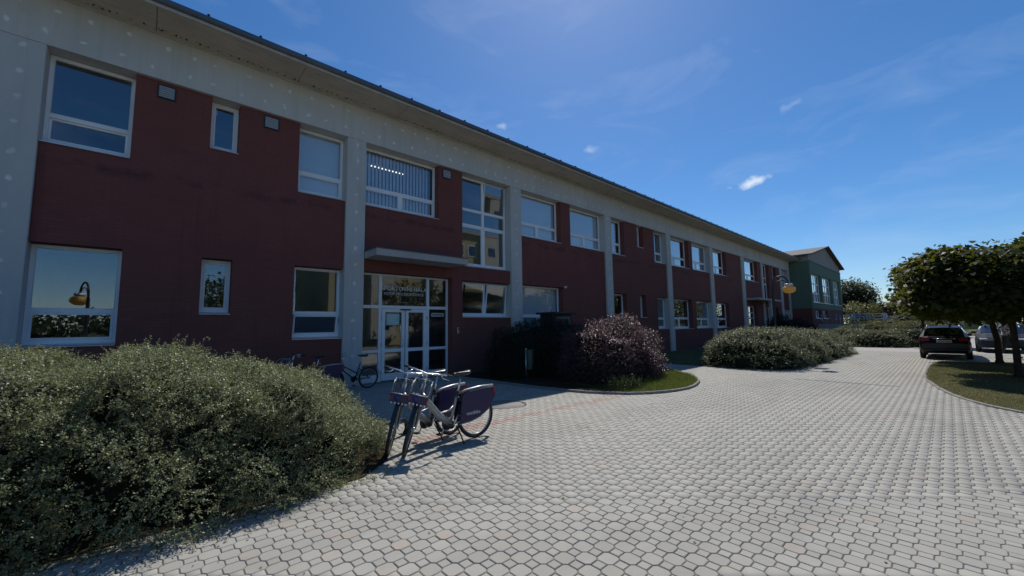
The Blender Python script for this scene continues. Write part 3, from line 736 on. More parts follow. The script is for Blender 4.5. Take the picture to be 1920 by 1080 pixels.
for sx_, ex in ((gx0-.7, -1), (gx1+.7, 1)):
    zz = 9.35-.7*(11.3-9.35)/(mxr-gx0)
    mb.add([(sx_,gyf-.45,zz),(mxr,gyf-.45,11.32),(mxr,gyf+16.4,11.32),(sx_,gyf+16.4,zz),(sx_,gyf-.45,zz+.14),(mxr,gyf-.45,11.46),(mxr,gyf+16.4,11.46),(sx_,gyf+16.4,zz+.14)],
           [(0,1,2,3),(4,5,6,7),(0,1,5,4),(1,2,6,5),(2,3,7,6),(3,0,4,7)])
G(mb, 'roof', MT['roof_brown'])
mb = MB(); mb.tube([(57.6,3.2,9.3),(57.6,3.2,11.3)], .16, 10); mb.lathe([(.17,0),(.34,.3),(.34,.36),(0,.42)], (57.6,3.2,11.25), 12); G(mb, 'vent_pipe', MT['dark_metal'])
def far_window(x0,x1,z0,z1,nv,nh,y):
    mb = MB(); mb.box(x0,x0+.12,y,y+.08,z0,z1); mb.box(x1-.12,x1,y,y+.08,z0,z1); mb.box(x0+.12,x1-.12,y,y+.08,z1-.12,z1); mb.box(x0+.12,x1-.12,y,y+.08,z0,z0+.14)
    for k in range(1,nv): q = x0+(x1-x0)*k/nv; mb.box(q-.09,q+.09,y+.001,y+.079,z0+.14,z1-.12)
    for k in range(1,nh): q = z0+(z1-z0)*k/nh; mb.box(x0+.12,x1-.12,y+.002,y+.078,q-.07,q+.07)
    w = G(mb, 'window', MT['white_pvc'])
    p = MB(); p.box(x0+.12,x1-.12,y+.035,y+.045,z0+.14,z1-.12); p.build('pane', MT['glass'], w, (54.9,-1.9,0)).location = (0,0,0)
    b = MB(); b.box(x0+.1,x1-.1,y+.6,y+.62,z0,z1); b.build('curtain', MT['blind'], w, (54.9,-1.9,0)).location = (0,0,0)
    mb = MB(); mb.box(x0-.05,x1+.05,y-.34,y+.0,z0-.08,z0-.004); G(mb, 'sill', MT['sill'])
for h in GW: far_window(*h, 4, 3, gyf+.28)
for h in LW: far_window(*h, 3, 1, gyf+.34)
for o in [x for x in bpy.data.objects if x.parent == gy]: o.location = (0,0,0)

# ------------------------------------------------------------------ foliage
def unit(v): return v/np.maximum(1e-9, np.linalg.norm(v, axis=-1, keepdims=True))
DIAMOND = np.array([(0,0),(.5,.32),(1,0),(.5,-.32)])
MAPLE = np.array([(0,0),(.12,.30),(.30,.55),(.42,.28),(.72,.42),(1.0,0),(.72,-.42),(.42,-.28),(.30,-.55),(.12,-.30)])
def leaves(pos, axis, nrm, size, tmpl):
    axis = unit(axis); side = unit(np.cross(nrm, axis)); nn = np.cross(axis, side)
    k = len(tmpl); u = tmpl[:,0][None,:,None]; v = tmpl[:,1][None,:,None]
    V = pos[:,None]+size[:,None,None]*(axis[:,None]*u + side[:,None]*v + nn[:,None]*(np.abs(v)*.35-u*u*.12))
    return V.reshape(-1,3), np.arange(len(pos)*k).reshape(-1,k)
def shoots(start, d, L, nl, lsize, droop, tmpl=DIAMOND, spread=1.0, jit=.0):
    N = len(start); t = np.linspace(.12, 1, nl)[None,:]+rng.uniform(-.03,.03,(N,nl)); d = unit(d)
    s = L[:,None]*t
    P = start[:,None]+d[:,None]*s[...,None]; P[...,2] -= droop*s**2
    tang = np.repeat(d[:,None], nl, 1).copy(); tang[...,2] -= 2*droop*s; tang = unit(tang)
    rnd = rng.normal(0,1,(N,nl,3)); sd_ = unit(np.cross(tang, rnd))
    ax = unit(tang*.55+sd_*spread); nr = unit(np.cross(ax, np.cross(np.array([0,0,1.]), ax)+rng.normal(0,.45,(N,nl,3)))+rng.normal(0,.25,(N,nl,3)))
    sz = lsize*rng.uniform(.65,1.25,(N,nl))*(1.1-.45*t)
    if jit: P = P+rng.normal(0,jit,P.shape)
    V, F = leaves(P.reshape(-1,3), ax.reshape(-1,3), nr.reshape(-1,3), sz.reshape(-1), tmpl)
    tone = (np.clip(rng.random((N,1))*.5+rng.random((N,nl))*.55, 0, 1)**1.6).reshape(-1)
    return V, F, tone, P
def twig_mesh(P, start, r):
    # three-sided twigs through every fourth leaf position
    N, nl, _ = P.shape; idx = list(range(0, nl, max(1, nl//4)))
    pts = np.concatenate([start[:,None], P[:,idx]], 1); k = pts.shape[1]
    ang = np.array([0,2.1,4.2]); V = []
    tdir = unit(pts[:,-1]-pts[:,0]); a = unit(np.cross(tdir, np.array([.3,.5,.8]))); b = np.cross(tdir, a)
    rr = r*np.linspace(1,.35,k)
    V = pts[:,:,None]+ (a[:,None,None]*np.cos(ang)[None,None,:,None]+b[:,None,None]*np.sin(ang)[None,None,:,None])*rr[None,:,None,None]
    V = V.reshape(N, k*3, 3); f = [(i*3+q, i*3+(q+1)%3, (i+1)*3+(q+1)%3, (i+1)*3+q) for i in range(k-1) for q in range(3)]
    F = (np.arange(N)*k*3)[:,None,None]+np.array(f)[None]
    return V.reshape(-1,3), F.reshape(-1,4)

def blob_samples(blobs, n, zmin=.02, pw=.75, face=None, lump=.08):
    """points and normals on the union of upright super-ellipsoid domes"""
    area = np.array([b[3]*b[4]+b[4]*b[5]+b[3]*b[5] for b in blobs]); area = area/area.sum(); P=[]; N=[]
    for b, a in zip(blobs, area):
        m = int(n*a*7); d = unit(rng.normal(0,1,(m,3))); d[:,2] = np.abs(d[:,2])
        q = np.sign(d)*np.abs(d)**pw
        lumpf = 1+lump*np.sin(d[:,0]*7+b[0]*3)*np.sin(d[:,1]*6+b[1]*2+1)+lump*.8*np.sin(d[:,2]*9+d[:,0]*5+b[0])
        p = np.array(b[:3])+q*np.array(b[3:6])*lumpf[:,None]; nr = unit(d/np.array(b[3:6]))
        ok = p[:,2] > zmin
        for c in blobs:
            if c is b: continue
            e = np.abs(p-np.array(c[:3]))/np.array(c[3:6]); ok &= ~((e**(2/pw)).sum(1) < .80)
        if face is not None: ok &= face(p, nr)
        P.append(p[ok]); N.append(nr[ok])
    P = np.vstack(P); N = np.vstack(N)
    # even out the cover: limit the points in each small cell of space
    k = rng.permutation(len(P)); P, N = P[k], N[k]
    cell = .16; key = np.floor(P/cell).astype(np.int64); key = key[:,0]*73856093 ^ key[:,1]*19349663 ^ key[:,2]*83492791
    o = np.argsort(key, kind='stable'); ks = key[o]; first = np.r_[True, ks[1:] != ks[:-1]]; idx = np.arange(len(ks)); rank = np.empty(len(ks), np.int64)
    rank[o] = idx-np.maximum.accumulate(np.where(first, idx, 0))
    sel = np.argsort(rank, kind='stable')[:n]
    return P[sel], N[sel]
def core(name, blobs, scale, mat, parent, pw=.75):
    mb = MB()
    for b in blobs:
        vs, fs = [], []; nu, nv = 22, 9
        for j in range(nv+1):
            for i in range(nu):
                a = 2*math.pi*i/nu; e = (math.pi/2)*j/nv
                d = (math.cos(a)*math.cos(e), math.sin(a)*math.cos(e), math.sin(e))
                k = scale*(1+random.uniform(-.07,.05))
                q = [math.copysign(abs(c)**pw, c)*k*r for c, r in zip(d, b[3:6])]
                vs.append((b[0]+q[0], b[1]+q[1], max(.0, b[2]+q[2])))
        for j in range(nv):
            for i in range(nu): i2=(i+1)%nu; fs.append((j*nu+i,j*nu+i2,(j+1)*nu+i2,(j+1)*nu+i))
        mb.add(vs, fs)
    return mb.build(name, mat, parent)
MT['cotoneaster'] = leaf_mat('cotoneaster leaves', (.070,.090,.040), (.40,.43,.25), .46, .30, (.44,.48,.20), .42)
MT['cot_core'] = simple('dark light-blocking core', (.020,.022,.013), .95, 0, .4, 14, .6, .05)  # dark colour of the solid cores added to block light inside the shrubs
MT['twig'] = simple('brown twigs', (.075,.052,.035), .85, 0, .3, 20)
MT['mound'] = leaf_mat('mound shrub leaves', (.056,.072,.034), (.26,.285,.16), .48, .28, (.26,.28,.13), .5)
MT['mound_y'] = leaf_mat('yellow-green shrub leaves', (.058,.070,.022), (.20,.195,.065), .5, .32, (.28,.27,.07), .35)
MT['barberry'] = leaf_mat('purple barberry leaves', (.038,.015,.020), (.215,.125,.140), .36, .18, (.32,.12,.14), .6)
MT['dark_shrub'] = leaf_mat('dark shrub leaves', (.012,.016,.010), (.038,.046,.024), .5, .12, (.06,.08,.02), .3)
MT['tree_leaf'] = leaf_mat('maple leaves', (.010,.016,.006), (.038,.052,.012), .50, .20, (.40,.42,.03), .12)
MT['far_leaf'] = leaf_mat('far tree leaves', (.016,.024,.011), (.050,.065,.026), .5, .25, (.16,.2,.04), .4)
MT['bark'] = simple('tree bark', (.060,.046,.036), .9, 0, .35, 12, .8, .1)

def shrub(name, label, cat, blobs, n, L, nl, ls, droop, mat, up_=.5, twig=.0035, tmpl=DIAMOND, group=None, scale=.86, face=None, zmin=.02, whips=0, sub=.06, pw=.75, lump=.08, clump=0.):
    c = blobs[len(blobs)//2]; root = empty(name, (c[0],c[1],0), 0, label, cat, group)
    P, N = blob_samples(blobs, n, zmin, face=face, pw=pw, lump=lump); n = len(P)
    if clump:
        c1 = np.sin(P[:,0]*9.1+1.3*np.sin(P[:,2]*7.3))*np.sin(P[:,1]*8.3+P[:,2]*4.1)*.5+np.sin(P[:,0]*21+P[:,2]*17)*np.sin(P[:,1]*19-P[:,2]*13)*.35+np.sin(P[:,2]*11+P[:,0]*4.7)*.3
        k = rng.random(n) < np.clip(.62+1.1*c1+.5*np.clip(N[:,2],0,1), .10, 1); P, N, c1 = P[k], N[k], c1[k]; n = len(P)
        P = P+N*(np.clip(c1,-.8,.8)*clump)[:,None]
    d = unit(N+np.array([0,0,up_])+rng.normal(0,.55,(n,3))); st = P-N*rng.uniform(-.3,1.0,(n,1))*sub*2-d*L*.45
    Ls = L*rng.uniform(.55,1.35,n)
    V, F, tone, PP = shoots(st, d, Ls, nl, ls, droop, tmpl)
    Vs, Fs, Ts = [V], [F], [tone]
    if twig: tv, tf = twig_mesh(PP[:4000], st[:4000], twig)
    if whips:
        P2, N2 = blob_samples(blobs, whips, .5, pw, face=lambda p, q: q[:,2] > .45)
        d2 = unit(N2*.5+np.array([0,0,.9])+rng.normal(0,.45,P2.shape)); L2 = rng.uniform(.16,.38,len(P2))*np.where(rng.random(len(P2)) < .16, 2.0, 1)
        V2, F2, T2, PP2 = shoots(P2-d2*.05, d2, L2, 22, ls*.95, 1.1, tmpl)
        F2 = F2+sum(len(v) for v in Vs); Vs.append(V2); Fs.append(F2); Ts.append(T2)
        a, b = twig_mesh(PP2, P2-d2*.05, twig*.8); tf = np.vstack([tf, b+len(tv)]); tv = np.vstack([tv, a])
    off = np.array([c[0],c[1],0])
    np_mesh('foliage', np.vstack(Vs)-off, np.vstack(Fs), mat, root, {'tone': np.concatenate(Ts)})
    if twig: np_mesh('branches', tv-off, tf, MT['twig'], root)
    k = core('light_block_core', blobs, scale, MT['cot_core'], root, pw)  # solid dark blob added to stop light passing through the leaves
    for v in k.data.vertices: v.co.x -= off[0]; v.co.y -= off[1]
    return root

# big cotoneaster hedge on the left (front edge along y = -7.6)
HB = [(-8.6,-5.75,0,1.6,1.75,1.55),(-6.4,-5.7,0,1.6,1.8,1.62),(-4.4,-5.8,0,1.5,1.75,1.50),(-2.7,-5.75,0,1.35,1.84,1.50),(-1.2,-5.8,0,1.3,1.84,1.50),(.15,-5.85,0,1.25,1.80,1.46),(1.15,-5.85,0,1.05,1.74,1.26),(1.70,-5.75,0,.90,1.45,.95)]
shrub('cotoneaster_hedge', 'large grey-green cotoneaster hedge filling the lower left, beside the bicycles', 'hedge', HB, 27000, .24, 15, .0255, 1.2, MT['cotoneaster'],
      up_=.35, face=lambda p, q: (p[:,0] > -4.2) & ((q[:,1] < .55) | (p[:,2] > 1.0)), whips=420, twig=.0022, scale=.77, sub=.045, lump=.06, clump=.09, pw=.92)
# low weeds along the hedge foot
n = 260; st = np.c_[rng.uniform(-1.2,2.2,n), -7.45-rng.random(n)*.13+.0*rng.random(n), np.full(n,.005)]; dd_ = unit(np.c_[rng.normal(0,.6,n), rng.normal(-.2,.5,n), np.full(n,.8)])
V, F, T, PP = shoots(st, dd_, rng.uniform(.05,.16,n), 9, .018, 2.0)
w = np_mesh('hedge_foot_weeds', V, F, MT['grass'], None, {'tone': T}); tag(w, 'small green weeds along the foot of the big hedge', 'weeds', kind='stuff')

# fallen leaves and crumbs on the paving
n = 520; lx = np.r_[rng.uniform(-.5,9,n//2), rng.uniform(1,24,n-n//2)]; ly = np.r_[-7.6-np.abs(rng.normal(0,.45,n//2)), rng.uniform(-13,-7.4,n-n//2)]
k = ~(inside(ISLAND,lx,ly)|inside(LAWN,lx,ly)|inside(BED_F,lx,ly)); lx, ly = lx[k], ly[k]; n = len(lx)
V, F = leaves(np.c_[lx,ly,np.full(n,.006)], unit(np.c_[rng.normal(0,1,(n,2)), rng.normal(0,.12,n)]), unit(np.c_[rng.normal(0,.25,(n,2)), np.ones(n)]), rng.uniform(.012,.035,n), DIAMOND)
w = np_mesh('fallen_leaves', V, F, MT['dry_grass'], None, {'tone': rng.random(n)}); tag(w, 'scattered dry leaves and crumbs lying on the paving', 'leaves', kind='stuff')

# purple barberry, dark shrub beside it, plants on the island
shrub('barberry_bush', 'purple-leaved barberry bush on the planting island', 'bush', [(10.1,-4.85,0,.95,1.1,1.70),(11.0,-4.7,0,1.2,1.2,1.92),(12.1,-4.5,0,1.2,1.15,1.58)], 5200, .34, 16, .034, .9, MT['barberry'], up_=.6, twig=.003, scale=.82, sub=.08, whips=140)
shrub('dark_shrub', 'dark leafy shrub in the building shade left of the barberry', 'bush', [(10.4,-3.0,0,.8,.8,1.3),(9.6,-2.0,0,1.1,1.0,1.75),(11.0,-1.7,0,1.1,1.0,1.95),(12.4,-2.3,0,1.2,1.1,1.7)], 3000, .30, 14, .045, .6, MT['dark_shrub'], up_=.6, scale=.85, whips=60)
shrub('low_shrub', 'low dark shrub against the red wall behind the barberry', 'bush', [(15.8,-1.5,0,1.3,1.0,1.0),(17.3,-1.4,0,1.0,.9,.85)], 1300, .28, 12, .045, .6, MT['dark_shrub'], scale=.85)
n = 160; st = np.c_[rng.normal(9.35,.22,n), rng.normal(-6.15,.18,n), np.full(n,.04)]; dd_ = unit(np.c_[rng.normal(0,.3,n), rng.normal(0,.3,n), np.ones(n)])
V, F, T, PP = shoots(st, dd_, rng.uniform(.2,.5,n), 9, .035, .5); pl = empty('weedy_plant', (9.35,-6.15,.03), 0, 'tall pale weedy plant at the front of the planting island', 'plant')
np_mesh('leaves', V-np.array([9.35,-6.15,.03]), F, MT['grass'], pl, {'tone': np.clip(T+.3,0,1)}); a, b = twig_mesh(PP, st, .002); tag(np_mesh('stems', a-np.array([9.35,-6.15,.03]), b, MT['twig'], pl), kind='stuff')

# clipped mounds along the way
ML = [('nearest grey-green shrub mound along the paved way', [(18.3,-6.6,0,1.9,1.75,1.40),(20.3,-6.5,0,2.0,1.8,1.48),(21.6,-7.0,0,1.6,1.5,1.05)], 'mound', 5200),
      ('second shrub mound behind the nearest one, along the paved way', [(24.2,-6.6,0,1.9,1.9,1.32),(26.0,-6.7,0,1.9,1.8,1.30),(27.4,-7.2,0,1.2,1.4,.85)], 'mound', 3600),
      ('yellow-green shrub mass between the second mound and the wing', [(31.5,-4.0,0,2.5,2.8,1.25),(33.5,-4.5,0,2.5,2.5,1.2),(28.8,-4.2,0,2.2,2.2,1.25)], 'mound_y', 2600),
      ('low wide shrub hedge closing the far end of the paved way', [(37.0,-8.6,0,1.9,1.9,1.05),(38.6,-10.0,0,1.9,1.7,1.15),(39.6,-6.6,0,2.6,2.2,1.2)], 'mound', 3000),
      ('yellow-green bank of shrubs rising behind the far hedge', [(44.0,-7.8,0,3.2,3.0,1.45),(46.5,-10.2,0,3.4,2.4,1.65),(50,-8.8,0,3.5,2.8,1.75)], 'mound_y', 2600),
      ('dark shrub on top of the bank beside the ramp railing', [(56.5,-9.8,0,2.4,2.3,2.5),(59,-11.2,0,2.6,2.0,2.4)], 'mound', 1500)]
for lab, bl, mt, n in ML:
    far = bl[0][0] > 30
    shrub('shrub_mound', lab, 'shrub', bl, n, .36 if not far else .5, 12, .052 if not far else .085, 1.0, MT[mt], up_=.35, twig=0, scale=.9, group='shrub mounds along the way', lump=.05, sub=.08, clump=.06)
for (x_, y_, h_, lab) in ((41.5,-1.9,2.3,'dark bush below the far entrance canopy'),(44.8,-2.4,2.0,'dark upright bush behind the street lamp pole'),(50.2,-2.0,1.5,'low dark bush by the far end of the red wall')):
    shrub('entrance_bush', lab, 'bush', [(x_,y_,0,1.1,1.0,h_)], 700, .5, 12, .09, .5, MT['dark_shrub'], scale=.8, twig=0, up_=.8)

def limb(p0, p1, n=6, bow=.12):
    p0, p1 = Vector(p0), Vector(p1); off = Vector((random.uniform(-1,1), random.uniform(-1,1), random.uniform(-.3,.6)))*(p1-p0).length*bow
    return [p0.lerp(p1, t/(n-1))+off*math.sin(math.pi*t/(n-1)) for t in range(n)]
def tree(name, label, base, trunk_h, r_tr, cc, rad, nclump, nleaf, ls, mat, tmpl=MAPLE, group=None, sig=.22, inner=.35, cat='tree', flat=.75):
    root = empty(name, base, 0, label, cat, group); cc = np.array(cc, float); rad = np.array(rad, float)
    tb = MB(); top = Vector((cc[0], cc[1], trunk_h+.25))
    pts = [Vector((0,0,-.03)), Vector((.01,.0,.12)), Vector((.02,-.01,trunk_h*.5)), Vector((cc[0]*.6,cc[1]*.6,trunk_h)), Vector((cc[0],cc[1],trunk_h+.5))]
    tb.tube(pts, [r_tr*1.7, r_tr*1.15, r_tr, r_tr*.95, r_tr*.7], 12); tb.build('trunk', MT['bark'], root)
    lb = MB()
    for k in range(11):
        a = k*2.4; e = random.uniform(-.15,.9); d = Vector((math.cos(a)*math.cos(e), math.sin(a)*math.cos(e), math.sin(e)))
        end = Vector(cc)+Vector((d.x*rad[0], d.y*rad[1], d.z*rad[2]))*.8
        pp_ = limb((cc[0]*.7,cc[1]*.7,trunk_h*.92+.25*random.random()), end); lb.tube(pp_, [r_tr*.42*(1-.8*i/5) for i in range(6)], 6)
    lb.build('limbs', MT['bark'], root)
    d = unit(rng.normal(0,1,(nclump,3))); d[:,2] = np.where(d[:,2] < -.2, d[:,2]*.6, d[:,2])
    rr = np.where(rng.random(nclump) < inner, rng.uniform(.25,.8,nclump), rng.uniform(.86,1.05,nclump))
    q = np.sign(d)*np.abs(d)**flat
    C = cc+q*rad*rr[:,None]
    pos = (C[:,None]+rng.normal(0,sig,(nclump,nleaf,3))*np.array([1,1,.7])).reshape(-1,3)
    outw = unit((pos-cc)/rad); m_ = len(pos)
    ax = unit(outw*.6+rng.normal(0,.6,(m_,3))+np.array([0,0,-.45])); nr = unit(outw*.5+np.array([0,0,.8])+rng.normal(0,.45,(m_,3)))
    V, F = leaves(pos, ax, nr, ls*rng.uniform(.65,1.25,m_), tmpl)
    t = np.clip(np.repeat(rng.random(nclump)*.5, nleaf)+rng.random(m_)*.5, 0, 1)
    np_mesh('crown', V, F, mat, root, {'tone': t}); return root
MG = 'round-headed maples on the lawn'
tree('maple_tree', 'farther of the two round-headed maples on the lawn, next to the dark estate car', (24.2,-13.25,.03), 1.75, .085, (0,.15,2.92), (2.35,2.35,1.34), 1400, 26, .13, MT['tree_leaf'], group=MG, sig=.17, flat=.62)
tree('maple_tree', 'nearer of the two round-headed maples on the lawn, its trunk by the right edge', (18.6,-13.30,.03), 1.65, .072, (-.1,0,2.62), (2.15,2.05,1.08), 1300, 26, .13, MT['tree_leaf'], group=MG, sig=.16, flat=.62)
tree('young_tree', 'thin-stemmed small tree beside the far hedge behind the car', (37.4,-10.9,.02), 1.8, .07, (0,0,3.0), (1.5,1.4,1.1), 120, 26, .16, MT['tree_leaf'])
tree('far_tree', 'tall dark tree right of the green wing', (92,-.6,-.08), 3.0, .3, (0,0,5.4), (3.2,2.6,3.3), 300, 34, .36, MT['far_leaf'], DIAMOND, sig=.6)
tree('far_tree', 'thinner dark tree right of the tall one beyond the wing', (90,-3.0,-.08), 2.0, .2, (0,0,4.2), (1.6,1.3,2.9), 110, 30, .32, MT['far_leaf'], DIAMOND, sig=.5, inner=.2)
tree('far_tree', 'pale green small tree right at the corner of the wing', (79,-3.4,-.08), .8, .12, (0,0,2.6), (2.0,2.0,1.9), 80, 30, .30, MT['mound_y'], DIAMOND, sig=.4)

# ------------------------------------------------------------------ far background: ramp, wall, houses
rp = empty('ramp', (58,-5,0), 0, 'concrete ramp with pale metal railings beside the green wing', 'ramp')
def RB(mb, name, mat):
    o = mb.build(name, mat, rp, (58,-5,0)); o.location = (0,0,0); return o
RB(MB().box(57.5,60,-6.6,-1.8,-.1,1.45), 'ramp_wall', MT['concrete'])
for x_ in (57.55, 59.9):
    for k in range(5):
        y_ = -2.2-k*1.3; RB(MB().tube([(x_,y_,1.2),(x_,y_,2.5)], .035, 8), 'railing_post', MT['steel'])
    for z_ in (1.65,1.95,2.25,2.5): RB(MB().tube([(x_,-2.0,z_),(x_,-7.5,z_)], .028, 8), 'rail', MT['steel'])
RB(MB().tube([(x_,-7.5,-.05),(x_,-7.5,2.5)], .035, 8), 'railing_post', MT['steel']); RB(MB().tube([(57.55,-7.5,-.05),(57.55,-7.5,2.5)], .035, 8), 'railing_post', MT['steel'])
def house(name, label, x0, x1, y0, y1, h, rh, wall, nwin):
    c = ((x0+x1)/2, (y0+y1)/2, 0); root = empty(name, c, 0, label, 'house')
    def B(mb, n_, mat):
        o = mb.build(n_, mat, root, c); o.location = (0,0,0); return o
    B(MB().box(x0,x1,y0,y1,-.1,h), 'wall', wall); e = .5
    mb = MB(); yc = (y0+y1)/2
    mb.add([(x0-e,y0-e,h+.002),(x1+e,y0-e,h+.002),(x1+e,y1+e,h+.002),(x0-e,y1+e,h+.002),(x0+2.5,yc,h+rh),(x1-2.5,yc,h+rh)], [(0,1,5,4),(1,2,5),(2,3,4,5),(3,0,4),(3,2,1,0)]); B(mb, 'roof', MT['roof_brown'])
    for k in range(nwin):
        for z_ in [v for v in (1.2,4.1) if v+1.5 < h]:
            yy = y0+(y1-y0)*(k+.5)/nwin; w_ = B(MB().box(x0-.05,x0+.04,yy-.55,yy+.55,z_,z_+1.5), 'window', MT['white_pvc'])
            p_ = MB().box(x0-.056,x0-.051,yy-.45,yy+.45,z_+.1,z_+1.4).build('pane', MT['glass_car'], w_, c); p_.location = (0,0,0)
MT['ochre'] = simple('ochre plaster', (.42,.29,.11), .9, 0, .08, 1); MT['brick_far'] = simple('dark brick wall', (.085,.045,.04), .9, 0, .2, 3)
house('house', 'ochre house with hipped roof behind the trees', 118,132,-17,-7.2,6.2,3.2,MT['ochre'],3)
house('house', 'low house with grey roof glimpsed beyond the far trees', 140,156,-9.5,-1,4.9,3.0,MT['gable_grey'],3)
gw = empty('garage_row', (100,-6,0), 0, 'long low dark brick outbuilding beyond the ramp', 'building')
def GB(mb, n_, mat):
    o = mb.build(n_, mat, gw, (100,-6,0)); o.location = (0,0,0); return o
GB(MB().box(97,103,-10.5,-2.5,-.1,4.35), 'wall', MT['brick_far']); GB(MB().box(96.7,103.3,-10.8,-2.2,4.352,4.6), 'roof', MT['roof'])
for k in range(4): GB(MB().box(96.93,97.05,-9.9+k*1.9,-8.6+k*1.9,.1,2.6), 'garage_door', MT['gable_grey'])

# pale yellow apartment block behind the viewer: seen only mirrored in the glass
MT['cream'] = simple('cream render', (.36,.30,.16), .9, 0, .06, 1); MT['cream2'] = simple('pale render', (.40,.37,.29), .9, 0, .06, 1)
ap = empty('apartment_block', (31,-34,0), 0, 'pale yellow apartment block mirrored in the entrance glass', 'building')
def AB(mb, n_, mat, par=ap):
    o = mb.build(n_, mat, par, (31,-34,0));
    if par is not ap or True: o.location = (0,0,0)
    return o
AB(MB().box(13,52,-40,-28,-.1,13.6), 'wall', MT['cream']); AB(MB().box(12.6,52.4,-40.4,-27.6,13.602,14.0), 'roof', MT['gable_grey'])
for k in range(5):
    xb = 17+k*7.4; AB(MB().box(xb,xb+2.8,-27.998,-27.2,.6,13.4), 'stair_tower', MT['cream2'])
    for f in range(4):
        z_ = 1.4+f*3.1
        for dx in (-1.9,3.6):
            w_ = AB(MB().box(xb+dx,xb+dx+1.3,-27.999,-27.95,z_,z_+1.5), 'window', MT['white_pvc']); AB(MB().box(xb+dx+.1,xb+dx+1.2,-27.949,-27.94,z_+.1,z_+1.4), 'pane', MT['glass_car'], w_)
        AB(MB().box(xb+.8,xb+2.0,-27.199,-27.15,z_+.2,z_+1.3), 'stair_window', MT['glass_car'])
for (x_, y_, s_, lab) in ((19.5,-22.5,.9,'tree added out of view to darken the reflection in the entrance glass'),(3.2,-29,.85,'tree mirrored in the narrow ground-floor window'),(7.5,-33,1.0,'tree mirrored beside the apartment block')):  # the first tree is added to darken what the entrance glass reflects
    tree('street_tree', lab, (x_,y_,-.08), 2.0*s_, .18, (0,0,4.2*s_), (3.0*s_,3.0*s_,2.6*s_), 90, 24, .34, MT['far_leaf'], DIAMOND, sig=.5)

for k, x_ in enumerate((-34,-24,-14,-5,3)):
    tree('distant_thicket', ('first','second','third','fourth','fifth')[k]+' thicket of the row mirrored low in the left ground-floor window', (x_,-42+k%2,-.08), .5, .15, (0,0,1.4), (6.5,3,1.9), 260, 22, .42, MT['far_leaf'], DIAMOND, sig=.5, group='thickets mirrored in the window')
for k in range(8):
    tree('avenue_tree', ('first','second','third','fourth','fifth','sixth','seventh','eighth')[k]+' tree of the row mirrored in the far ground-floor windows', (46+k*11.5,-25-k*1.6,-.08), 2.0, .2, (0,0,4.4), (5.2,3.2,3.6), 110, 24, .5, MT['far_leaf'], DIAMOND, sig=.7, group='row of trees beyond the parking place')
# ------------------------------------------------------------------ street lamps
m = Mat('cream lamp globe'); m.set(m.mix(m.rng(m.noise(6,4),.3,.7), (.70,.50,.17), (.80,.62,.26)), .28, 0, .5)
m.b.inputs['Transmission Weight'].default_value = 0; m.b.inputs['Subsurface Weight'].default_value = .25; m.b.inputs['Subsurface Radius'].default_value = (.2,.12,.05)
tr = m.node('ShaderNodeBsdfTranslucent'); tr.inputs[0].default_value = (.85,.60,.18,1); ms = m.node('ShaderNodeMixShader'); ms.inputs[0].default_value = .55
m.l.new(m.b.outputs[0], ms.inputs[1]); m.l.new(tr.outputs[0], ms.inputs[2]); m.l.new(ms.outputs[0], m.out.inputs[0]); MT['globe'] = m.m
def lamp(label, base, zg, rz=0):
    r = empty('street_lamp', base, rz, label, 'street lamp', 'globe lamps on gooseneck poles')
    MB().lathe([(.0,0),(.11,0),(.11,.25),(.075,.32),(.055,.4),(.045,zg-.1),(.045,zg+.0)], n=12).build('pole', MT['dark_metal'], r)
    arc = [(0,0,zg-.15)]+[(0,-.29+.29*math.cos(a), zg+.12+.40*math.sin(a)) for a in [math.pi*k/12 for k in range(13)]]+[(0,-.58,zg+.10)]
    MB().tube([(p[0],p[1],p[2]) for p in arc], .028, 8).build('gooseneck', MT['dark_metal'], r)
    MB().tube([(0,-.02,zg-.3)]+[(0.0,-.30+.24*math.cos(a), zg+.10+.25*math.sin(a)) for a in [math.pi*k/12 for k in range(0,13)]], .016, 6).build('inner_bow', MT['dark_metal'], r)
    MB().lathe([(.03,.20),(.12,.19),(.145,.15),(.145,.10),(.10,.085)], (0,-.58,zg), 20).build('cap', MT['white_plastic'], r)
    g_ = MB().lathe([(.10,.09),(.16,.07),(.215,.02),(.235,-.04),(.22,-.11),(.17,-.17),(.09,-.205),(0,-.215)], (0,-.58,zg), 24).build('globe', MT['globe'], r)
    return r
lamp('gooseneck lamp with amber globe standing in the shrub mound', (19.35,-7.17,0), 3.10)
lamp('gooseneck lamp in the left hedge, mirrored in the ground-floor window', (-1.42,-5.65,0), 2.80, RAD(-24))

# ------------------------------------------------------------------ cabinet, bin, low bike rack
cb = empty('utility_cabinet', (12.9,-.75,0), 0, 'dark box-like cabinet with flat lid among the shaded shrubs', 'cabinet')
MB().box(-.62,.62,-.35,.35,0,2.18).build('body', MT['dark_metal'], cb); MB().bbox(-.78,.78,-.5,.45,2.182,2.27,.012).build('lid', MT['dark_metal'], cb)
for a, b, c_, d_ in ((-.50,-.38,.2,2.08),(.36,.48,.2,2.08),(-.38,.36,1.98,2.08),(-.38,.36,.2,.3)): MB().box(a,b,-.375,-.352,c_,d_).build('door_frame', MT['gutter'], cb)
MT['bin_green'] = simple('green plastic', (.035,.085,.055), .5, 0, .12, 8)
bn = empty('litter_bin', (8.55,-3.48,.03), 0, 'green litter bin on a post beside the shaded shrubs', 'litter bin')
MB().tube([(.0,.16,0),(0,.16,1.0)], .025, 8).build('post', MT['steel'], bn)
MB().lathe([(.0,.38),(.08,.38),(.085,.40),(.115,.92),(.122,.94),(.122,.96),(.105,.96),(.09,.5)], n=16).build('bucket', MT['bin_green'], bn)
MT['rubber'] = simple('black rubber', (.018,.018,.019), .6, 0, .2, 30)
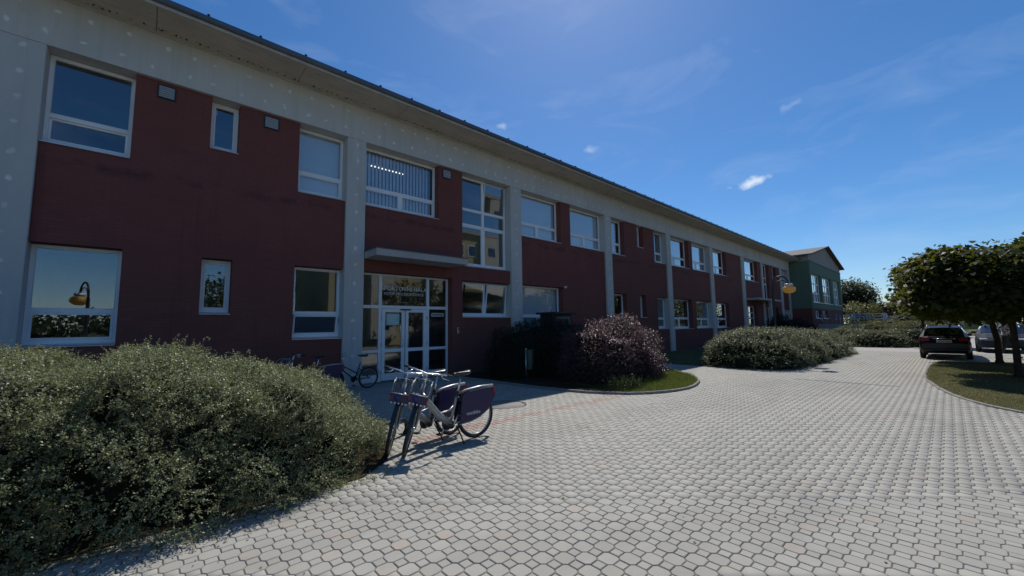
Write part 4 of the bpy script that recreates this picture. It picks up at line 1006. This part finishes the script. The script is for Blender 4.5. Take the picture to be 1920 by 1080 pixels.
rk = empty('bike_rack', (3.05,-6.05,0), RAD(20), 'low black curved rack bar on the paving behind the front wheels', 'bike rack')
arc = [(-.62,0,.0),(-.60,0,.16),(-.45,0,.25),(-.1,.0,.26),(.06,.0,.24),(.16,0,.17),(.17,0,.07),(.12,0,.015)]
mb = MB()
for k in range(len(arc)-1):
    p, q = Vector(arc[k]), Vector(arc[k+1]); d = (q-p).normalized(); n_ = Vector((-d.z,0,d.x))*.018
    mb.add([(p+n_+Vector((0,y,0))) for y in (-.035,.035)]+[(q+n_+Vector((0,y,0))) for y in (.035,-.035)]+[(p-n_+Vector((0,y,0))) for y in (-.035,.035)]+[(q-n_+Vector((0,y,0))) for y in (.035,-.035)],
           [(0,1,2,3),(7,6,5,4),(0,3,7,4),(1,5,6,2),(0,4,5,1),(2,6,7,3)])
mb.build('bar', MT['rubber'], rk); MB().box(-.68,-.54,-.08,.08,0,.012).build('foot_plate', MT['dark_metal'], rk); MB().box(.06,.2,-.08,.08,0,.012).build('foot_plate', MT['dark_metal'], rk)

# ------------------------------------------------------------------ bicycles
MT['alu'] = simple('silver painted frame', (.36,.365,.37), .38, .45, .06, 9)
MT['chrome'] = simple('polished alloy', (.74,.74,.75), .18, .95, .05, 12)
MT['purple'] = simple('dark blue-violet panel', (.020,.015,.075), .35, 0, .1, 6)
MT['blue_badge'] = simple('blue badge', (.012,.03,.16), .35, 0, .1, 6)
MT['red_lens'] = simple('red reflector', (.32,.035,.04), .25, 0, .1, 9)
MT['white_lens'] = simple('white lamp lens', (.85,.86,.86), .12, 0, .02, 9)
MT['black_paint'] = simple('black paint', (.022,.022,.025), .3, 0, .15, 9)
MT['saddle'] = simple('black saddle cover', (.030,.030,.032), .32, 0, .15, 14)
def wheel(name, parent, loc, R, rot=0, rim=MT['alu'] if False else None, tyre_r=.024):
    w = MB().lathe([(.012,-.05),(.03,-.045),(.03,-.035),(.016,-.03),(.016,.03),(.03,.035),(.03,.045),(.012,.05)], n=12, axis='y').build(name, MT['chrome'], parent); w.location = loc; w.rotation_euler = (0,0,rot)
    MB().torus((0,0,0), R-tyre_r, tyre_r, 'y', 44, 8).build('tyre', MT['rubber'], w)
    MB().torus((0,0,0), R-2*tyre_r-.006, .011, 'y', 44, 6).build('rim', MT['alu'], w)
    sp = MB(); Rr = R-2*tyre_r-.01
    for k in range(28):
        a = 2*math.pi*k/28; b = a+(.45 if k%2 else -.45)*(1 if (k//2)%2 else -1); y = .032 if k%2 else -.032
        sp.tube([(.028*math.cos(b), y, .028*math.sin(b)), (Rr*math.cos(a), 0, Rr*math.sin(a))], .0014, 4, caps=False)
    sp.build('spokes', MT['chrome'], w); return w
def saddle(parent, loc, rot=0):
    sec = [(-.135,.0,.012),(-.13,.075,.03),(-.09,.088,.035),(-.03,.07,.032),(.05,.035,.028),(.12,.020,.024),(.15,.008,.015)]
    vs, fs = [], []
    for (x_, w_, h_) in sec:
        for a in range(8):
            t = 2*math.pi*a/8; vs.append((x_, max(w_,.004)*math.cos(t), (h_*.8*math.sin(t) if math.sin(t) > 0 else h_*1.3*math.sin(t))+(.012 if x_ < -.1 else 0)))
    for i in range(len(sec)-1):
        for a in range(8): b=(a+1)%8; fs.append((i*8+a,i*8+b,(i+1)*8+b,(i+1)*8+a))
    fs += [tuple(range(8)), tuple(reversed(range((len(sec)-1)*8, len(sec)*8)))]
    o = MB().add(vs, fs, 0, True).build('saddle', MT['saddle'], parent); o.location = loc; o.rotation_euler = (0, rot, 0); return o

def rental_bike(label, loc, rz, steer, lean):
    """local frame: +x forward, +y left, z up; origin on the ground under the rear axle"""
    b = empty('rental_bicycle', loc, rz, label, 'bicycle', 'silver rental bicycles with violet rear panels'); b.rotation_euler = (lean, 0, rz)
    R = .345; HX = .96
    wheel('rear_wheel', b, (0,0,R), R)
    MB().tube([(.935,0,.76),(.86,0,.67),(.65,0,.42),(.47,0,.29)], [.040,.046,.050,.052], 12).build('down_tube', MT['alu'], b)
    MB().tube([(.89,0,.71),(.78,0,.55),(.62,0,.455),(.47,0,.475),(.40,0,.53)], .016, 8).build('step_tube', MT['alu'], b)
    MB().tube([(.47,0,.27),(.36,0,.60),(.31,0,.74)], .022, 10).build('seat_tube', MT['alu'], b)
    sp_ = MB().tube([(.32,0,.70),(.255,0,.955)], .0145, 10).build('seat_post', MT['chrome'], b)
    MB().tube([(.345,0,.66),(.318,0,.735)], .027, 10).build('seat_clamp', MT['black_paint'], b)
    saddle(b, (.23,0,1.0), RAD(2))
    ch = MB()
    for y in (-.065,.065): ch.tube([(.45,y*.6,.28),(.2,y,.31),(0,y,R)], .012, 8); ch.tube([(.34,y*.5,.66),(.15,y,.52),(0,y,R)], .009, 8)
    ch.build('rear_stays', MT['alu'], b)
    MB().tube([(.972,0,.67),(.886,0,.905)], .028, 12).build('head_tube', MT['alu'], b)
    # violet guard panels over the rear wheel
    poly = [(.35,.27),(.30,.66),(.20,.715),(-.10,.735),(-.37,.74),(-.345,.60),(-.20,.42),(-.02,.325),(.15,.285)]
    for s in (1,-1):
        y_ = .085*s; p_ = MB().prism(poly, y_-.005, y_+.005).build('guard_panel', MT['purple'], b)
        o = text_mesh('panel_lettering', 'nextbike', .075, MT['letters'], p_, (.10, y_+.0065*s, .375), (RAD(90),0,RAD(180)) if s > 0 else (RAD(90),0,0), .0008)
        MB().prism([(-.31,.735),(-.366,.735),(-.34,.605)], y_+.0055*s-.001, y_+.0055*s+.001).build('panel_flash', MT['red_lens'], p_)
        MB().tube([(.36,y_,.262),(.15,y_,.276),(-.02,y_,.316),(-.20,y_,.412)], .008, 6).build('panel_edge', MT['alu'], p_)
    MB().tube([(.30,.0,.665),(.19,0,.725),(-.10,0,.748),(-.37,0,.752)], [.018,.026,.03,.022], 8).build('mudguard_top', MT['alu'], b)
    MB().prism([(.34,.60),(.30,.70),(.18,.735),(.10,.70),(.16,.60)], -.07, .07).build('lock_box', MT['black_paint'], b)
    MB().box(-.40,-.375,-.03,.03,.60,.66).build('rear_light', MT['red_lens'], b)
    cr = MB().lathe([(0,-.02),(.085,-.018),(.09,0),(.085,.018),(0,.02)], (.47,-.075,.27), 24, axis='y').build('chain_guard', MT['black_paint'], b)
    MB().tube([(.47,-.10,.27),(.56,-.105,.13)], .011, 8).build('crank', MT['chrome'], cr); MB().tube([(.47,.085,.27),(.38,.09,.41)], .011, 8).build('crank', MT['chrome'], cr)
    MB().bbox(.52,.60,-.20,-.105,.115,.14,.008).build('pedal', MT['black_paint'], cr); MB().bbox(.34,.42,.10,.19,.40,.425,.008).build('pedal', MT['black_paint'], cr)
    MB().lathe([(0,-.05),(.055,-.045),(.06,0),(.055,.045),(0,.05)], (.47,0,.27), 16, axis='y').build('bottom_bracket', MT['black_paint'], b)
    MB().tube([(.40,.06,.25),(.385,.15,.12),(.375,.21,.004)], .011, 8).build('kickstand', MT['dark_metal'], b); MB().lathe([(0,-.05),(.05,-.045),(.05,.045),(0,.05)], (0,0,R), 14, axis='y').build('gear_hub', MT['alu'], b)
    # steering assembly
    s = empty('steering'); s.parent = b; axis = Vector((-math.sin(RAD(20)), 0, math.cos(RAD(20)))); q0 = Vector((0,0,.70))
    s.matrix_basis = Matrix.Translation(Vector((HX,0,0))+q0) @ Matrix.Rotation(steer, 4, axis) @ Matrix.Translation(-q0)
    def SB(mb, n_, mat): return mb.build(n_, mat, s)
    fk = MB()
    for y in (-.055,.055): fk.tube([(-.01,y*.9,.70),(.06,y,.60),(.15,y,.42),(.20,y*.95,R)], [.016,.015,.013,.011], 8)
    fk.tube([(-.01,-.06,.70),(-.01,.06,.70)], .018, 8); SB(fk, 'fork', MT['alu'])
    w = wheel('front_wheel', s, (.20,0,R), R)
    mg = MB(); pr = []
    for k in range(12):
        a = RAD(20+k*10); pr.append((.20+(R+.018)*math.cos(a), (R+.018)*math.sin(a)+R))
    for i in range(11):
        (xa,za),(xb,zb) = pr[i], pr[i+1]; mg.add([(xa,-.03,za),(xa,.03,za),(xb,.03,zb),(xb,-.03,zb)], [(0,1,2,3)], 0, True)
    SB(mg, 'mudguard', MT['black_paint'])
    SB(MB().tube([(-.065,0,.88),(-.10,0,1.055)], .019, 10), 'stem', MT['chrome'])
    bar = [(-.22,.33,1.06),(-.14,.27,1.075),(-.08,.15,1.075),(-.06,0,1.055),(-.08,-.15,1.075),(-.14,-.27,1.075),(-.22,-.33,1.06)]
    hb = SB(MB().tube(bar, .0125, 10), 'handlebar', MT['chrome'])
    for sg in (1,-1):
        MB().tube([(-.155,.282*sg,1.073),(-.25,.352*sg,1.053)], .0185, 10).build('grip', MT['rubber'], hb)
        MB().tube([(-.10,.20*sg,1.072),(-.06,.24*sg,1.04),(-.12,.33*sg,1.02)], .007, 6).build('brake_lever', MT['chrome'], hb)
        MB().tube([(-.10,.20*sg,1.07),(.02,.12*sg,1.02),(.03,.03*sg,.85)], .004, 5).build('cable', MT['rubber'], hb)
    # front carrier: board, wire loops, lamp strip
    bk_ = SB(MB().bbox(.03,.27,-.13,.13,.765,.785,.008), 'front_carrier', MT['black_paint'])
    for y in (-.12,.12):
        MB().tube([(.04,y,.785),(.02,y,.96),(.05,y,.99),(.19,y,.97),(.255,y,.92),(.262,y,.785)], .007, 6).build('wire_loop', MT['alu'], bk_)
    for y in (-.075,0,.075): MB().tube([(.04,y,.785),(.015,y,.95),(.035,y,.99)], .006, 6).build('wire_loop', MT['alu'], bk_)
    MB().tube([(.035,-.12,.99),(.035,.12,.99)], .007, 6).build('wire_loop', MT['alu'], bk_)
    pn = MB().bbox(.268,.288,-.13,.13,.715,.83,.008).build('front_panel', MT['purple'], bk_)
    MB().lathe([(0,.2925),(.042,.2925),(.044,.289)], (0,-.03,.775), 20, axis='x').build('round_badge', MT['blue_badge'], bk_)
    MB().tube([(.285,-.13,.832),(.285,.13,.832)], .008, 6).build('panel_rim', MT['alu'], bk_)
    for y in (-.12,.12): MB().bbox(.275,.296,y-.012,y+.012,.745,.80,.006).build('reflector', MT['red_lens'], bk_)
    for k in range(5): MB().bbox(.278,.30,-.11+k*.05,-.085+k*.05,.695,.718,.006).build('lamp_lens', MT['white_lens'], bk_)
    return b
rental_bike('nearer of the two rental bicycles beside the hedge, violet panel fully in view', (3.86,-6.98,0), RAD(180), RAD(56), RAD(3))
rental_bike('rental bicycle standing just behind the nearer one, mostly overlapped by it', (3.68,-6.55,0), RAD(192), RAD(46), RAD(3))
rental_bike('rental bicycle by the red wall, only its rear showing above the hedge', (3.65,-.85,0), RAD(181), RAD(8), RAD(2))

ob = empty('old_bicycle', (4.80,-.62,0), RAD(183), 'old black bicycle leaning at the grey pillar left of the entrance', 'bicycle'); ob.rotation_euler = (RAD(-5), 0, RAD(183))
wheel('rear_wheel', ob, (0,0,.30), .30); wheel('front_wheel', ob, (1.0,0,.30), .30)
fr_ = MB(); fr_.tube([(.40,0,.28),(.30,0,.62),(.27,0,.72)], .016, 8); fr_.tube([(.40,0,.28),(.82,0,.62)], .018, 8); fr_.tube([(.34,0,.45),(.81,0,.72)], .015, 8); fr_.tube([(.80,0,.78),(.84,0,.58)], .02, 8)
for y in (-.05,.05): fr_.tube([(.40,y*.5,.28),(0,y,.30)], .009, 6); fr_.tube([(.31,y*.4,.60),(0,y,.30)], .008, 6); fr_.tube([(.84,y*.7,.58),(1.0,y,.30)], .011, 6)
fr_.build('frame', MT['black_paint'], ob); MB().tube([(.285,0,.68),(.235,0,.92)], .012, 8).build('seat_post', MT['chrome'], ob); saddle(ob, (.20,0,.95), RAD(-3))
mg = MB(); pr = [(.335*math.cos(RAD(10+k*13)), .30+.335*math.sin(RAD(10+k*13))) for k in range(13)]
for (xa,za),(xb,zb) in zip(pr, pr[1:]): mg.add([(xa,-.028,za),(xa,.028,za),(xb,.028,zb),(xb,-.028,zb)], [(0,1,2,3)], 0, True)
mg.build('mudguard', MT['black_paint'], ob)
rc = MB()
for y in (-.05,.05): rc.tube([(.22,y,.66),(-.28,y,.68)], .006, 6); rc.tube([(-.18,y,.68),(0,y*1.2,.31)], .005, 6)
for k in range(3): rc.tube([(.1-k*.14,-.05,.672),(.1-k*.14,.05,.672)], .005, 6)
rc.build('luggage_rack', MT['dark_metal'], ob)
MB().tube([(.79,0,.78),(.76,0,.95)], .012, 8).build('stem', MT['chrome'], ob); MB().tube([(.58,.27,1.0),(.72,.22,1.0),(.78,0,.95),(.72,-.22,1.0),(.58,-.27,1.0)], .011, 8).build('handlebar', MT['chrome'], ob)
MB().lathe([(0,-.012),(.09,-.01),(.09,.01),(0,.012)], (.40,-.05,.28), 20, axis='y').build('chainring', MT['dark_metal'], ob)
MB().tube([(.40,.07,.28),(.47,.08,.14)], .01, 6).build('crank', MT['chrome'], ob); MB().bbox(.43,.51,.08,.16,.125,.15,.006).build('pedal', MT['rubber'], ob)

# ------------------------------------------------------------------ cars and person
def car_paint(name, c, ro=.32):
    m = Mat(name); m.set(m.mix(m.rng(m.noise(3,4),.3,.7,0,.2), c, tuple(v*.8 for v in c)), ro, 0, .3 if ro < .5 else .08); m.b.inputs['Coat Weight'].default_value = .15 if ro < .5 else 0; m.b.inputs['Coat Roughness'].default_value = .04; return m.m
MT['trim'] = simple('black trim', (.015,.015,.016), .55, 0, .1, 9)
def car(label, loc, rz, paint, wide=1.0):
    """x forward from the rear bumper, estate body built from cross-sections"""
    c = empty('parked_car', loc, rz, label, 'car', 'parked cars by the lawn'); c.scale = (1, wide, 1)
    ST = [ # x, zbottom, zbelt, zroof, half width, roof half width
        (0.00,.42,.66,.70,.80,.74),(.06,.30,.90,.94,.86,.72),(.14,.26,.97,1.01,.885,.68),(.50,.24,.97,1.365,.895,.60),(.75,.22,.96,1.42,.90,.61),
        (1.5,.21,.95,1.445,.905,.63),(2.3,.21,.94,1.43,.905,.62),(2.8,.21,.94,1.34,.90,.60),(3.42,.21,.93,.985,.89,.66),(3.9,.22,.86,.91,.87,.66),(4.35,.25,.74,.79,.82,.62),(4.55,.36,.60,.63,.70,.55)]
    def ring(s_):
        x_, zb, zl, zr, w_, wr = s_
        half = [(0,zb),(w_*.88,zb),(w_*.985,zb+.14),(w_,(zb+zl)/2+.05),(w_*.965,zl),(wr+.03,zr-.035),(wr*.8,zr-.004),(0,zr+.012)]
        return [(x_,y,z) for y,z in half]+[(x_,-y,z) for y,z in reversed(half[1:-1])]
    R_ = [ring(s_) for s_ in ST]; n = len(R_[0]); body = MB(); gl = MB()
    for i in range(len(R_)-1):
        for k in range(n):
            q = [R_[i][k], R_[i][(k+1)%n], R_[i+1][(k+1)%n], R_[i+1][k]]
            side = k in (4, n-5); top = k in (5,6,n-6-1,n-7)
            isg = (side and 3 <= i <= 6) or (k in (5,6,7,8) and (i == 2 or i == 7))
            (gl if isg else body).add(q, [(0,1,2,3)], 0, True)
    body.add(R_[0], [tuple(range(n))]); body.add(R_[-1], [tuple(reversed(range(n)))])
    body.build('body', paint, c); gl.build('windows', MT['glass_car'], c)
    MB().box(.6,3.0,-.55,.55,.5,.9).build('interior', MT['trim'], c)
    for (xw, s) in ((.80,1),(.80,-1),(3.55,1),(3.55,-1)):
        w = MB().lathe([(.20,-.09),(.27,-.105),(.315,-.09),(.325,0),(.315,.09),(.27,.105),(.20,.09)], n=26, axis='y').build('wheel', MT['rubber'], c); w.location = (xw, .80*s, .325)
        MB().lathe([(.0,.085*s),(.05,.095*s),(.06,.07*s),(.19,.085*s),(.215,.10*s),(.215,-.02*s)], n=20, axis='y').build('rim', MT['steel'], w)
        a = MB(); a.lathe([(.325,0),(.385,0),(.395,-.01*s)], (xw,.9065*s,.34), 24, axis='y'); a.build('wheel_arch', MT['trim'], c)
    for s in (1,-1):
        MB().add([(-.004,.50*s,.80),(.03,.86*s,.80),(.11,.895*s,.90),(.10,.87*s,.965),(.045,.62*s,.95),(.03,.50*s,.92)], [(0,1,2,3,4,5)]).build('tail_lamp', MT['red_lens'], c)
        MB().bbox(2.72,2.84,.93*s-.09,.93*s+.09,.95,1.07,.02).build('mirror', paint, c)
        MB().bbox(4.20,4.47,.60*s-.14,.60*s+.14,.64,.74,.03).build('headlamp', MT['white_lens'], c)
        MB().tube([(.55,.56*s,1.415),(1.2,.575*s,1.475),(2.3,.56*s,1.46)], .014, 6).build('roof_rail', MT['steel'], c)
        for xd in (1.55,2.45): MB().bbox(xd,xd+.18,.905*s-.012,.905*s+.012,.82,.85,.006).build('door_handle', MT['chrome'], c)
    pl = MB().box(-.012,.0,-.26,.26,.735,.845).build('number_plate', MT['vent'], c)
    for k in range(7): MB().box(-.0145,-.0125,-.21+k*.06+(.015 if k > 2 else 0),-.175+k*.06+(.015 if k > 2 else 0),.76,.82).build('print_block', MT['ink'], pl)
    MB().bbox(-.03,.10,-.78,.78,.37,.47,.03).build('bumper_strip', MT['trim'], c)
    MB().tube([(.02,-.40,.90),(.01,0,.915),(.02,.40,.90)], .012, 6).build('chrome_strip', MT['chrome'], c)
    return c
car('dark parked estate car seen from behind, left of the lawn trees', (25.5,-11.85,0), 0, car_paint('black car paint', (.004,.004,.006)), .87)
car('grey-blue parked car facing the viewer, behind the lawn tree trunks', (36.4,-13.95,0), RAD(178), car_paint('grey blue car paint', (.030,.040,.050), .6))
car('dark green parked car by the right edge, beyond the grey-blue one', (37.2,-15.4,0), RAD(2), car_paint('dark green car paint', (.015,.032,.025), .6))

def person(label, loc, rz):
    root = empty('person', loc, rz, label, 'person')
    J = {'pel':((0,0,.95),.15,.12),'wai':((0,0,1.10),.145,.105),'che':((.03,0,1.34),.17,.12),'nec':((.04,0,1.50),.06,.06),'hd1':((.06,0,1.60),.085,.09),'hd2':((.065,0,1.72),.075,.085),
         'sL':((.03,.19,1.43),.06,.06),'eL':((.06,.25,1.16),.045,.045),'wL':((.27,.20,1.06),.033,.033),'sR':((.03,-.19,1.43),.06,.06),'eR':((-.08,-.25,1.17),.045,.045),'wR':((.0,-.26,.93),.033,.033),
         'hL':((0,.10,.90),.095,.10),'kL':((.20,.10,.50),.065,.065),'aL':((.30,.10,.09),.045,.045),'tL':((.44,.11,.045),.04,.035),
         'hR':((0,-.10,.90),.095,.10),'kR':((-.02,-.10,.49),.065,.065),'aR':((-.27,-.10,.14),.045,.045),'tR':((-.16,-.11,.04),.04,.035)}
    E = [('pel','wai'),('wai','che'),('che','nec'),('nec','hd1'),('hd1','hd2'),('che','sL'),('sL','eL'),('eL','wL'),('che','sR'),('sR','eR'),('eR','wR'),('pel','hL'),('hL','kL'),('kL','aL'),('aL','tL'),('pel','hR'),('hR','kR'),('kR','aR'),('aR','tR')]
    for sd_, w0, dirn in (('L', Vector((.27,.20,1.06)), Vector((.9,-.2,-.25))), ('R', Vector((0,-.26,.93)), Vector((.15,.0,-1)))):
        side = Vector((0,0,1)).cross(dirn).normalized() if sd_ == 'L' else Vector((1,0,0))
        J['p'+sd_] = (tuple(w0+dirn*.07), .032, .02); E.append(('w'+sd_, 'p'+sd_))
        for f in range(4):
            a = w0+dirn*.10+side*(f-1.5)*.021; b = a+dirn*(.035+.01*(f in (1,2))); c_ = b+dirn*.03+Vector((0,0,-.012))
            J['f%s%da'%(sd_,f)] = (tuple(a),.010,.010); J['f%s%db'%(sd_,f)] = (tuple(b),.009,.009); J['f%s%dc'%(sd_,f)] = (tuple(c_),.008,.008)
            E += [('p'+sd_,'f%s%da'%(sd_,f)),('f%s%da'%(sd_,f),'f%s%db'%(sd_,f)),('f%s%db'%(sd_,f),'f%s%dc'%(sd_,f))]
        t0 = w0+dirn*.04+side*.04; J['t%sa'%sd_+'h'] = (tuple(t0),.011,.011); J['t%sb'%sd_+'h'] = (tuple(t0+dirn*.04+side*.015),.009,.009)
        E += [('p'+sd_,'t%sah'%sd_),('t%sah'%sd_,'t%sbh'%sd_)]
    ks = list(J); me = bpy.data.meshes.new('body'); me.from_pydata([J[k][0] for k in ks], [(ks.index(a), ks.index(b)) for a, b in E], [])
    o = bpy.data.objects.new('body', me); col.objects.link(o)
    md = o.modifiers.new('skin', 'SKIN'); md.use_smooth_shade = True
    for i, k in enumerate(ks): me.skin_vertices[0].data[i].radius = J[k][1:]; me.skin_vertices[0].data[i].use_root = (k == 'pel')
    o.modifiers.new('sub', 'SUBSURF').levels = 1
    ev = bpy.data.meshes.new_from_object(o.evaluated_get(bpy.context.evaluated_depsgraph_get())); bpy.data.objects.remove(o)
    m1 = Mat('patterned shirt'); m1.set(m1.mix(m1.rng(m1.noise(22,2,.5,m1.co()),.47,.53), (.05,.06,.10), (.55,.55,.55)), .85)
    for m_ in (m1.m, simple('dark trousers', (.018,.02,.028), .85, 0, .2, 12), simple('skin', (.42,.25,.18), .5, 0, .06, 14), simple('shoes', (.03,.028,.026), .6, 0, .1, 9), simple('dark hair', (.03,.02,.014), .6, 0, .2, 60)): ev.materials.append(m_)
    for p_ in ev.polygons:
        c_ = p_.center; i = 0
        if c_.z > 1.53: i = 2
        elif c_.z < .11: i = 3
        elif c_.z < 1.0 and abs(c_.y) < .22: i = 1
        elif (abs(c_.y) > .20 and c_.z < 1.17): i = 2
        p_.material_index = i; p_.use_smooth = True
    ob_ = bpy.data.objects.new('body', ev); col.objects.link(ob_); ob_.parent = root
    hm = MB(); vs, fs = [], []
    for j in range(6):
        for i in range(14):
            a = 2*math.pi*i/14; e = RAD(-20)+RAD(110)*j/5; vs.append((.055-.012+.105*math.cos(a)*math.cos(e)-.01, .094*math.sin(a)*math.cos(e), 1.70+.125*math.sin(e)+(.05 if math.cos(a) > .3 and j < 2 else 0)))
    for j in range(5):
        for i in range(14): fs.append((j*14+i,j*14+(i+1)%14,(j+1)*14+(i+1)%14,(j+1)*14+i))
    hm.add(vs, fs, 0, True); hm.build('hair', ev.materials[4], root)
    MB().tube([(.145,0,1.655),(.172,0,1.625)], [.008,.015], 6).build('nose', ev.materials[2], root)
    for s in (1,-1):
        MB().lathe([(0,-.008),(.011,-.006),(.012,0),(0,.009)], (.14,.033*s,1.67), 8, axis='x').build('eye', MT['ink'], root)
        MB().lathe([(0,-.01),(.028,-.006),(.03,.0),(0,.008)], (.06,.09*s,1.645), 10, axis='y').build('ear', ev.materials[2], root)
    MB().box(.140,.150,-.022,.022,1.583,1.590).build('mouth', MT['red_lens'], root)
person('person in a patterned shirt and dark trousers walking past the parked cars', (27.85,-13.72,.0), RAD(215))
